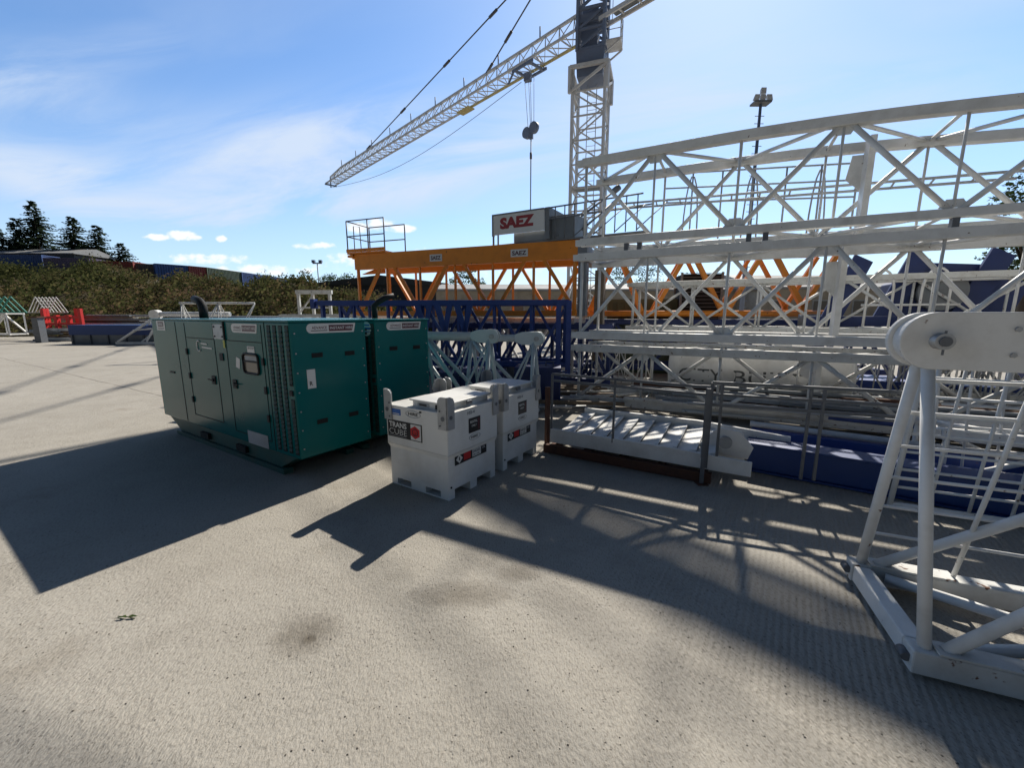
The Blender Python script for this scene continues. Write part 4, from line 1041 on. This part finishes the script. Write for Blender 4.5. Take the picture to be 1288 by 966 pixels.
# ---------------------------------------------------------------- white tank trailer with lettering
t0 = TO+tw*1.68+tdir*1.75; tl = 3.35
tk = thing('steel_tank','white cylindrical tank lettered in grey, lying behind the foot of the white stack','tank',(t0.x,t0.y,0),TD)
rad, zc, cy_ = .60, .72, .62
shell = MB(); seg = [(-.12,.2),(-.10,.42),(-.04,.55),(.05,rad),(tl-.05,rad),(tl+.04,.55),(tl+.10,.42),(tl+.12,.2)]
n = 40
for x, r_ in seg:
    for k in range(n):
        a_ = 2*math.pi*k/n; shell.v.append((x, cy_+r_*math.cos(a_), zc+r_*math.sin(a_)))
for i in range(len(seg)-1):
    for k in range(n):
        shell.f.append((i*n+k,(i+1)*n+k,(i+1)*n+(k+1)%n,i*n+(k+1)%n)); shell.smooth.append(True)
shell.f.append(tuple(range(n))); shell.f.append(tuple(reversed(range((len(seg)-1)*n,len(seg)*n)))); shell.smooth += [False,False]
sh_ = shell.build('tank_shell', M['white'], tk)
for word, xx, ww in (('CITY',.16,.90),('BUILD',1.28,1.42)):
    tm = text_mb(word, (0,0,0), (1,0,0), (0,0,1), .30, ww, .0, 0)
    tm.v = [(xx+v[0], cy_-math.sqrt(max(0,(rad+.005)**2-(v[2]-.24)**2)), zc-.24+v[2]) for v in tm.v]
    tm.build('lettering', M['letter'], sh_)
for x in (.5,2.6): MB().box((x,.15,.0),(x+.2,1.1,.26)).build('saddle', M['navy'], tk)
for x in (1.1,2.2): MB().tube((x,cy_,zc+.55),(x,cy_,zc+.68),.16,16).build('hatch', M['white'], tk)

# ---------------------------------------------------------------- orange section 2 behind the white stack
q0 = at(735,392,12.8); q1 = at(1046,392,11.6)
O2d = math.atan2(q1.y-q0.y,q1.x-q0.x); O2L = math.hypot(q1.x-q0.x,q1.y-q0.y)
O2 = thing('orange_crane_section','orange crane section with big slanting legs, seen through the white stack','crane section',(q0.x,q0.y,1.9),O2d)
for y in (0,1.3):
    MB().tube((0,y,.12),(O2L,y,.12),.09,12).build('chord', M['orange'], O2)
    MB().bar((0,y,1.88),(O2L,y,1.88),.16,.16).build('chord', M['orange'], O2)
for f in (.18,.43,.62,.97):
    x = f*O2L; s_ = -1 if f in (.18,.62) else 1
for f0, f1 in ((.42,.30),(.45,.58),(.72,.60),(.76,.90),(1.0,.88),(.12,.02),(.15,.25)):
    MB().bar((f1*O2L,0,.18),(f0*O2L,0,1.80),.15,.12).build('leg', M['orange'], O2)
    MB().bar((f1*O2L+.1,1.3,.18),(f0*O2L+.1,1.3,1.80),.12,.10).build('leg', M['orange'], O2)
for f in (.02,.5,.98):
    MB().bar((f*O2L,.08,.12),(f*O2L,1.22,.12),.08).build('cross_tie', M['orange'], O2)
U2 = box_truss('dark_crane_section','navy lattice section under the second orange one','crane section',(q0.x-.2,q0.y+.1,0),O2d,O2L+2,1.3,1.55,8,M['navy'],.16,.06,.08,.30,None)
# dark container-like site cabin and black crates behind
t = thing('wire_crate','tall black wire crate behind the second orange section','crate',(5.35,13.3,0),O2d)
MB().box((.05,.05,.1),(1.2,1.0,3.25)).build('load', M['hole'], t)
m = MB()
for k in range(28): m.box((-.02,-.02,.15+k*.115),(1.27,.0,.165+k*.115)).box((1.25,-.0,.15+k*.115),(1.27,1.07,.165+k*.115))
m.build('wires', M['rail'], t)
for x in (0,1.2):
    for y in (0,1.0): MB().box((x,y,0),(x+.06,y+.06,3.3)).build('post', M['grey'], t)
t = thing('green_site_container','dark green steel container behind the orange legs','shipping container',(3.2,14.2,0),O2d)
MB().box((.05,.05,.05),(3.4,2.3,2.45)).build('walls', M['cgreen'], t)
m = MB()
for k in range(14): m.box((.15+k*.24,.0,.12),(.25+k*.24,.048,2.38))
m.build('corrugation', M['cgreen'], t)
MB().box((0,0,0),(3.45,.047,.1)).box((0,0,2.4),(3.45,.047,2.5)).build('frame', M['cgreen'], t)

# blue slewing frames seen at the right through the middle section
t = thing('blue_slewing_frame','big navy blue crane slewing frame behind the right part of the stack','crane frame',(7.4,10.4,0),TD)
MB().box((0,0,1.5),(4.6,.12,1.95)).build('girder', M['navy'], t, bevel=.01)
MB().box((0,1.1,1.5),(4.6,1.22,1.95)).build('girder', M['navy'], t, bevel=.01)
for x in (.3,1.3,2.6,3.9):
    MB().prism([(x,0,1.953),(x+.42,0,1.953),(x+.85,0,3.2),(x+.5,0,3.4)], (0,.10,0)).build('web_arm', M['navy'], t)
MB().prism([(1.6,.13,1.953),(3.6,.13,1.953),(3.8,.13,2.6),(3.2,.13,3.05),(2.1,.13,3.15),(1.6,.13,2.7)], (0,.9,0)).build('drum_housing', M['navy'], t, bevel=.02)
MB().tube((2.4,-.10,2.5),(2.4,.12,2.5),.42,24).build('slew_ring', M['grey'], t)
MB().tube((.2,.6,1.7),(.2,.6,2.0),.3,20).build('motor', M['grey'], t)
MB().box((0,0,.15),(4.6,1.2,.42)).build('base_beam', M['blue'], t)
for x in (.2,2.2,4.2): MB().box((x,.1,.42),(x+.25,1.1,1.498)).build('support_leg', M['navy'], t)
# round-topped white ladder cage
t = thing('ladder_hoops','white ladder cage with rounded hoops behind the near jib end','ladder',(8.1,9.2,1.6),TD)
for x in (0,.9):
    m = MB(); pts = [(x+.22*math.cos(R(k)),0,.9+.45*math.sin(R(k))) for k in range(0,181,15)]
    m.path([(x+.22,0,0)]+pts+[(x-.22,0,0)], .025, 8).build('hoop', M['white'], t)
MB().tube((-.3,0,.6),(1.3,0,.6),.025,8).build('rail', M['white'], t); MB().tube((-.3,0,.1),(1.3,0,.1),.025,8).build('rail', M['white'], t)

# ---------------------------------------------------------------- loose lengths and scrap under and behind the stack
random.seed(11)
def scrap_pile(c, rz, Ln, Wd_, n, mats, label, hmax=.5, fat=1.0):
    t = thing('scrap_pile', label, 'steel pile', (c[0],c[1],0), rz)
    for k in range(n):
        x = random.uniform(0,Ln*.3); l_ = random.uniform(.5,.95)*Ln; y = random.uniform(0,Wd_); z = random.uniform(.06,hmax)
        mm = MB(); 
        if k%3: mm.tube((x,y,z),(min(x+l_,Ln),y+random.uniform(-.2,.2),z+random.uniform(-.03,.05)), fat*random.uniform(.02,.045), 8)
        else: mm.bar((x,y,z),(min(x+l_,Ln),y+random.uniform(-.15,.15),z), fat*random.uniform(.05,.10), fat*random.uniform(.04,.08))
        mm.build('steel_length', M[random.choice(mats)], t)
scrap_pile((2.1,8.2),TD,6.5,1.6,26,['lgrey','galv','rust','white2','grey','blue'],'loose pipes and bars lying inside the foot of the white stack')
scrap_pile((4.6,7.3),TD,6.0,1.3,34,['lgrey','galv','rust','white2','timber','grey'],'heap of bars, pipes and timbers behind the blue beam',.5)
scrap_pile((-.3,8.3),-.1,2.6,2.0,22,['lgrey','galv','rust','timber','white2'],'scattered bars and timbers between the blue legs and the stair flight',.22)
for k in range(5):
    sc_ = box_truss('small_mast_section','small grey lattice section piled behind the white stack','crane section',((1.9,7.1,8.3,9.4,8.9)[k],(11.6,8.9,8.2,7.6,9.6)[k],0),TD+.15*(k%2),1.9 if k==0 else 2.6,.8,.9,5,M['lgrey' if k%2 else 'white2'],.07,.03,.035,.15+.0*k,'small lattice sections behind the stack',roundd=True,single=True)

# ---------------------------------------------------------------- tower crane
TX, TY = 3.5, 20.0
TC = thing('tower_crane','tall tower crane with white lattice mast and long jib against the sky','tower crane',(TX,TY,0),R(-19))
s = .69
for x in (-s,s):
    for y in (-s,s): MB().bar((x,y,.63),(x,y,12.4),.11).build('mast_leg', M['crane'], TC)
m = MB(); hz_ = .98; n = 12
for i in range(n):
    z = .7+i*.98
    for (xa,ya,xb,yb) in ((-s,-s,s,-s),(s,-s,s,s),(s,s,-s,s),(-s,s,-s,-s)):
        m.bar((xa,ya,z),(xb,yb,z),.06)
        if i%2: m.bar((xa,ya,z),(xb,yb,z+hz_),.055)
        else: m.bar((xb,yb,z),(xa,ya,z+hz_),.055)
m.build('mast_bracing', M['crane'], TC)
m = MB(); m.tube((-.2,.3,.63),(-.2,.3,12.3),.02,6).tube((.2,.3,.63),(.2,.3,12.3),.02,6)
for i in range(3,41): m.tube((-.2,.3,.3*i),(.2,.3,.3*i),.012,5)
m.build('ladder', M['crane'], TC)
for z in (5.2,7.6):
    MB().box((-s,-s+.1,z),(s,s*.2,z+.04)).build('rest_platform', M['grey'], TC)
# head: transition frame and dark slewing column
m = MB()
for x in (-1,1):
    for y in (-1,1): m.bar((x*.80,y*.80,11.4),(x*.80,y*.80,12.45),.12)
for a_, b_ in (((-1,-1),(1,-1)),((1,-1),(1,1)),((1,1),(-1,1)),((-1,1),(-1,-1))):
    m.bar((a_[0]*.80,a_[1]*.80,12.4),(b_[0]*.80,b_[1]*.80,12.4),.14); m.bar((a_[0]*.80,a_[1]*.80,11.45),(b_[0]*.80,b_[1]*.80,12.35),.09)
m.build('collar_frame', M['crane'], TC)
hd = MB().hexa([(-.55,-.55,12.1),(.55,-.55,12.1),(.55,.55,12.1),(-.55,.55,12.1),(-.60,-.60,13.1),(.60,-.60,13.1),(.60,.60,13.1),(-.60,.60,13.1)]).build('slewing_base', M['cranedark'], TC)
m = MB()
for x in (-1,1):
    for y in (-1,1): m.bar((x*.56,y*.56,13.1),(x*.56,y*.56,16.2),.12)
for i in range(4):
    z = 13.15+i*.75
    for a_, b_ in (((-1,-1),(1,-1)),((1,-1),(1,1)),((1,1),(-1,1)),((-1,1),(-1,-1))):
        m.bar((a_[0]*.56,a_[1]*.56,z),(b_[0]*.56,b_[1]*.56,z+.7),.09); m.bar((a_[0]*.56,a_[1]*.56,z),(b_[0]*.56,b_[1]*.56,z),.09)
m.build('head_frame', M['cranedark'], TC)
MB().box((-.42,-.30,13.11),(.25,.35,14.9)).build('machinery', M['cranedark'], TC, bevel=.03)
MB().box((-.5,-.5,14.2),(.5,.5,14.5)).build('pivot_block', M['cranedark'], TC)
# side platform
m = MB(); m.box((.62,-.45,13.35),(1.25,.45,13.40)); m.bar((.6,-.4,12.95),(1.2,-.4,13.33),.06).bar((.6,.4,12.95),(1.2,.4,13.33),.06)
pf = m.build('side_platform', M['crane'], TC)
m = MB()
for y in (-.43,0,.43): m.tube((1.22,y,13.4),(1.22,y,14.5),.018,6)
for z in (13.75,14.1,14.5): m.tube((1.22,-.43,z),(1.22,.43,z),.016,6); m.tube((.66,-.43,z),(1.22,-.43,z),.016,6)
m.build('platform_rail', M['lgrey'], pf)
# jib: two lower chords and one upper chord, built in world axes and parented
jd = Vector((-21.2,22.0,0)).normalized(); jn = Vector((-jd.y,jd.x,0)); up = Vector((0,0,1))
B0 = Vector((TX,TY,14.2))+jd*.6; JL = 29.3
def jp(s_, side, z=0): return B0+jd*s_+jn*(side*.45)+up*z
hj = .88
def jh(s_): return hj if s_ < JL-2.5 else hj-(s_-(JL-2.5))*.2
MB().bar(jp(0,1),jp(JL,1),.09).build('jib_chord', M['crane'], TC, world=True); MB().bar(jp(9,-1),jp(JL,-1),.09).build('jib_chord', M['crane'], TC, world=True)
MB().bar(jp(0,-1),jp(9,-1),.10).build('jib_chord', M['yellow'], TC, world=True)
MB().bar(jp(0,0,hj),jp(JL-2.5,0,hj),.11).build('jib_chord', M['crane'], TC, world=True)
MB().bar(jp(JL-2.5,0,hj),jp(JL,0,.62),.10).build('jib_chord', M['crane'], TC, world=True)
m = MB(); n = 34; st = JL/n
for i in range(n):
    s_ = i*st
    for sd_ in (-1,1):
        m.bar(jp(s_,sd_),jp(s_+st/2,0,jh(s_+st/2)),.034); m.bar(jp(s_+st/2,0,jh(s_+st/2)),jp(s_+st,sd_),.034)
    m.bar(jp(s_,-1),jp(s_,1),.05); m.bar(jp(s_,-1),jp(s_+st,1),.035)
m.build('jib_lacing', M['crane'], TC, world=True)
for k in range(9):
    s_ = 2.5+k*3.0; MB().tube(jp(s_,0,hj),jp(s_,0,hj+.55),.035,6).build('rope_guide', M['cranedark'], TC, world=True)
m = MB(); m.box((0,0,0),(0,0,0)); 
MB().bar(jp(JL,-1.2,-.08),jp(JL,1.2,-.08),.12).bar(jp(JL,0,-.3),jp(JL,0,.6),.08).build('jib_tip', M['cranedark'], TC, world=True)
MB().bar(jp(8.3,-.8,-.10),jp(9.4,-.8,-.10),.5,.06).bar(jp(8.4,-1.2,.0),jp(9.2,-1.2,.06),.05,.25).build('inspection_basket', M['yellow'], TC, world=True)
apex = Vector((2.7,20.8,18.6))
m = MB(); 
for x,y in ((-.5,-.5),(.5,-.5),(.5,.5),(-.5,.5)): m.bar((TX+x,TY+y,16.1),apex,.12)
m.build('apex_frame', M['cranedark'], TC, world=True)
MB().tube(apex, jp(21.9,0,hj), .035, 6).build('pendant_rope', M['steelrope'], TC, world=True)
MB().tube(apex, jp(6.5,0,hj), .035, 6).build('pendant_rope', M['steelrope'], TC, world=True)
for s_, q in ((6.5,.3),(6.5,.05),(21.9,.04),(21.9,.3),(21.9,.55),(21.9,.75)):
    a_ = jp(s_,0,hj); p = a_.lerp(apex,q); d_ = (apex-a_).normalized(); MB().tube(p-d_*.3,p+d_*.3,.075,8).build('rope_coupling', M['steelrope'], TC, world=True)
# sagging line below the jib
pts = []
for i in range(17):
    f = i/16; p = jp(JL,0,-.3).lerp(jp(4.2,-1,-.2), f); p.z -= 1.1*math.sin(math.pi*f); pts.append(p)
MB().path(pts, .014, 4).build('slack_rope', M['steelrope'], TC, world=True)
# counter jib with machinery and ballast
cj = -jd
def cp(s_, side, z=0): return Vector((TX,TY,14.2))+cj*s_+jn*(side*.5)+up*z
for sd_ in (-.56,.56): MB().bar(cp(.5,sd_),cp(9.4,sd_),.07,.16).build('counter_jib_girder', M['crane'], TC, world=True)
m = MB()
for i in range(12): m.bar(cp(.6+i*.8,-.42),cp(.6+i*.8,.42),.05)
m.build('counter_jib_tie', M['crane'], TC, world=True)
m = MB()
for i in range(17): m.bar(cp(1.0+i*.5,0,.11),cp(1.49+i*.5,0,.11),.46,.03)
m.build('counter_jib_deck', M['grey'], TC, world=True)
for sd_ in (-.52,.52):
    m = MB(); m.tube(cp(.8,sd_,.9),cp(9.2,sd_,.9),.014,6)
    for i in range(8): m.tube(cp(.8+i*1.2,sd_,0),cp(.8+i*1.2,sd_,.9),.014,6)
    m.build('counter_jib_rail', M['lgrey'], TC, world=True)
MB().bar(cp(7.0,0,.35),cp(7.8,0,.35),.5,.4).build('hoist_winch', M['cranedark'], TC, world=True)
for k in range(2): MB().bar(cp(8.0+k*.45,0,-.25),cp(8.38+k*.45,0,-.25),1.3,1.3).build('ballast_block', M['stone'], TC, world=True)
MB().tube(apex, cp(8.6,0,.1), .035, 6).build('pendant_rope', M['steelrope'], TC, world=True)
# trolley
tz = 3.2
tr = MB().bar(jp(tz-.7,-1.1,-.18),jp(tz+.7,-1.1,-.18),.08,.12).bar(jp(tz-.7,1.1,-.18),jp(tz+.7,1.1,-.18),.08,.12).bar(jp(tz-.5,-1.1,-.2),jp(tz-.5,1.1,-.2),.1).bar(jp(tz+.5,-1.1,-.2),jp(tz+.5,1.1,-.2),.1).bar(jp(tz-.6,-1.1,-.15),jp(tz+.1,-1.4,.7),.07).bar(jp(tz+.6,1.1,-.2),jp(tz+.9,1.3,-.7),.07).bar(jp(tz+.1,0,-.3),jp(tz+.1,0,-.65),.35,.25).build('trolley', M['cranedark'], TC, world=True)
hk = at(668,165,jp(tz,0).y)
hz2 = hk.z
for dx in (-.32,-.06,.06,.34):
    MB().tube(jp(tz,0,-.3)+jd*dx, Vector((hk.x,hk.y,hz2+.1))+jd*dx*.6, .012, 5).build('hoist_rope', M['steelrope'], TC, world=True)
c_ = Vector((hk.x,hk.y,hz2))
m = MB(); m.tube(c_+jd*.28-jn*.1-up*.0,c_+jd*.28+jn*.1,.27,18).tube(c_-jd*.2-jn*.1+up*.12,c_-jd*.2+jn*.1+up*.12,.27,18).bar(c_+up*.05-up*.4,c_+up*.1,.2,.14)
hb = m.build('hook_block', M['cranedark'], TC, world=True)
e_ = at(668,268,c_.y)
MB().tube(c_-up*.35, Vector((c_.x,c_.y,e_.z-.6)), .028, 6).tube(c_-up*1.0, c_-up*1.3, .06, 8).build('hook_chain', M['steelrope'], hb, world=True)

# full size: the metres above were taken at 20 m, the crane stands at 29 m
KS = 1.45
def grow(o):
    for c in kids(o):
        if c.type == 'MESH':
            for v in c.data.vertices: v.co *= KS
        grow(c)
grow(TC); TC.location = (TX*KS, TY*KS, CAMH-CAMH*KS)

# ---------------------------------------------------------------- light masts
p = at(958,118,27)
lm = thing('floodlight_mast','tall blue grey floodlight mast with lamp cluster behind the white stack','floodlight mast',(p.x,27,0))
H_ = p.z; MB().tube((0,0,0),(0,0,H_-.5),.16,12,.08).build('pole', M['cranedark'], lm)
m = MB()
for i in range(28): m.tube((-.28,0,H_-1.2-i*.42),(.28,0,H_-1.2-i*.42),.02,5)
m.build('climbing_pegs', M['cranedark'], lm)
MB().box((-.5,-.3,H_-.55),(.5,.3,H_-.45)).build('head_frame', M['rail'], lm)
for x, tilt in ((-.55,.3),(-.05,0),(.5,-.35)):
    for dz in ((0,) if x != -.05 else (0,.45)):
        c0 = Vector((x*.8,-.2,H_-.30+dz*.8)); MB().hexa([c0+Vector(v)*.75 for v in ((-.2,-.12,-.22),(.2,-.12,-.22),(.15,.15,-.15),(-.15,.15,-.15),(-.2+tilt*.3,-.12,.22),(.2+tilt*.3,-.12,.22),(.15+tilt*.3,.15,.15),(-.15+tilt*.3,.15,.15))]).build('floodlight', M['lgrey'], lm)
p = at(399,331,85)
lm = thing('yard_light_pole','distant thin light pole on the skyline left of the orange platform','light pole',(p.x,85,0))
MB().tube((0,0,0),(0,0,p.z),.14,8,.10).build('pole', M['cranedark'], lm)
MB().box((-.9,-.15,p.z-.1),(.9,.15,p.z+.1)).box((-1.0,-.3,p.z+.1),(-.4,.2,p.z+.6)).box((.4,-.3,p.z+.1),(1.0,.2,p.z+.6)).build('lamp_head', M['cranedark'], lm)

# ---------------------------------------------------------------- things at the back of the yard, left
def yp(px, row, y): return at(px, row, y)
a0 = gnd(-60,421); 
w = box_truss('crane_mast_section','long white lattice section lying at the left edge of the yard','crane section',(-55,32.5,0),0,15.3,1.3,1.75,9,M['white'],.12,.06,.10,.35,None)
for k in range(7):
    x = -38.4+k*.28
    t = thing('triangle_frame','slim white triangular frame leaning in a row at the back left','steel frame',(x,33.6,2.12),.5,'white triangular frames in a row')
    MB().bar((-.55,0,0),(0.0,0,1.25),.05).bar((.55,0,0),(0,0,1.25),.05).bar((-.55,0,.02),(.55,0,.02),.05).build('frame', M['white'], t)
for k in range(6):
    t = thing('triangle_frame','teal triangular frame standing on the white section at the left edge','steel frame',(-43.6+k*.5,34.2,2.12),.4,'teal triangular frames in a row')
    MB().bar((-.8,0,0),(0,0,1.3),.08).bar((.8,0,0),(0,0,1.3),.08).bar((-.8,0,.05),(.8,0,.05),.07).build('frame', M['teal'], t)
p = gnd(53,431)
t = thing('dark_post','short dark steel post beside the white section at back left','post',(p.x,p.y,0)); MB().box((-.22,-.22,0),(.22,.22,1.75)).build('shaft', M['rail'], t); MB().box((-.3,-.3,1.752),(.3,.3,1.85)).build('cap', M['rust'], t)
# red frames
for k, (px0, px1, y) in enumerate(((58,104,31.5),(62,100,32.6))):
    A = yp(px0,412,y); B = yp(px1,412,y)
    t = thing('red_frame','red steel frame with crossbars standing at the back left','steel frame',(A.x,y,0),0,'red frames at the back left')
    zt_ = yp(px0,388,y).z; Lr = B.x-A.x
    for f in (0,.33,.68,1.0): MB().box((f*Lr-.12,-.1,.7),(f*Lr+.12,.1,zt_ if f in (0,1.0) else zt_-.5)).build('post', M['red'], t)
    for z in (zt_-.75,zt_-1.25): MB().box((0,-.07,z),(Lr,.07,z+.16)).build('crossbar', M['red'], t)
scrap_pile((-36.2,30.4),0,3.6,1.2,18,['lgrey','white2','rust','grey'],'grey and white bars heaped below the red frames',.9,1.8)
A = gnd(89,433); B = gnd(190,431)
t = thing('blue_trough','long bright blue skip with grey lower sides at the back left','steel skip',(A.x,A.y,0),0)
Lb = 6.4
MB().box((0,0,.62),(Lb,1.8,1.28)).build('upper_body', M['bblue'], t)
MB().box((.08,.08,.0),(Lb-.08,1.7,.618)).build('lower_body', M['grey'], t)
for k in range(6): MB().box((.1+k*1.2,-.02,.0),(.2+k*1.2,.078,.62)).build('rib', M['rail'], t)
A = gnd(147,434)
t = thing('jib_end_section','white jib end with slanting lattice legs in front of the blue skip','crane jib section',(A.x,A.y,0),.05)
ap = (2.35,.7,1.95)
for y in (0,1.4):
    MB().bar((0,y,.12),(6,y,.12),.16).build('bottom_chord', M['white'], t); MB().tube((.1,y,.2),ap,.08,8).build('leg', M['white'], t)
    for x in (1.6,1.9,3.0): MB().tube((x,y,.2),(x*.55+1.0 if x<1.8 else 2.4,.7,(x*.42+.1) if x<1.8 else 1.8),.06,8).build('diagonal', M['white'], t)
MB().tube((2.1,.7,2.0),(7,.7,2.0),.16,10).build('top_chord', M['white'], t)
MB().tube((2.2,.45,1.98),(2.2,.95,1.98),.3,16).build('lug_plate', M['white'], t)
MB().tube((1.0,.2,.95),(3.2,.7,1.15),.05,8).build('brace', M['white'], t)
scrap_pile((-37.0,33.2),0,8.5,2.0,46,['lgrey','white2','rust','grey','galv','timber'],'long pile of pipes and steel lengths along the foot of the bank, left',2.0,2.6)
scrap_pile((-29.0,33.2),.02,16,2.5,46,['lgrey','white2','rust','grey','galv'],'long pile of pipes and bars at the foot of the bank behind the generators',1.9,2.4)
A = at(240,402,19.5)
tri_jib('slim white jib section behind the nearer generator', (-14.8,18.6), .12, 3.1,.8,2.55,2,'white2',.05,.06)
p = at(375,395,22)
t = thing('portal_frame','white steel portal frame standing behind the generators','steel frame',(p.x,22,0),0)
for x in (0,.75,1.65): MB().box((x,0,0),(x+.13,.13,3.05)).build('post', M['white2'], t)
MB().box((-.05,-.02,3.052),(1.85,.15,3.25)).build('beam', M['white2'], t)
MB().bar((.1,.06,2.1),(.75,.06,2.9),.06).build('brace', M['white2'], t); MB().box((.13,.02,2.3),(1.65,.1,2.38)).build('beam', M['white2'], t)
W5 = box_truss('crane_mast_section','white lattice section lying behind the generators near the portal frame','crane section',(-9.6,17.2,0),-.1,5.0,1.2,1.7,6,M['white2'],.12,.05,.06,.3)
# loose grit scattered on the concrete
random.seed(21); m = MB()
for _ in range(1500):
    px_, py_ = random.uniform(0,1288), 966-(random.random()**.7)*520
    g_ = gnd(px_,py_)
    if g_.y > 12: continue
    r_ = random.choice((.002,.003,.003,.004,.006)); k = random.uniform(0,6.28)
    c0 = g_+Vector((0,0,.001)); ring = [c0+Vector((math.cos(k+a_*1.257)*r_*random.uniform(.7,1.3),math.sin(k+a_*1.257)*r_*random.uniform(.7,1.3),0)) for a_ in range(5)]
    top = c0+Vector((0,0,r_*.9))
    for q in range(5): m.poly([ring[q],ring[(q+1)%5],top])
tag(m.build('grit', M['gritstone']), 'fine loose grit and crumbs scattered over the concrete', 'grit', kind='stuff')
# wilted weed on the concrete
p = gnd(160,778)
random.seed(5)
t = thing('weed_sprig','small wilted green sprig lying on the bare concrete at lower left','weed',(p.x,p.y,0))
m = MB()
for k in range(7):
    a_ = random.uniform(-.5,.5)+(math.pi if k%2 else 0); l_ = random.uniform(.03,.07); d_ = Vector((math.cos(a_),math.sin(a_)*.6,0)); s_ = Vector((-d_.y,d_.x,0))*.008
    m.poly([(0,0,.006),tuple(d_*l_*.5-s_+Vector((0,0,.015))),tuple(d_*l_+Vector((0,0,.01))),tuple(d_*l_*.5+s_+Vector((0,0,.018)))])
m.build('leaves', M['leaf'], t); MB().path([(-.07,.01,.006),(0,0,.01),(.06,-.01,.006)],.003,5).build('stem', M['leaf'], t)
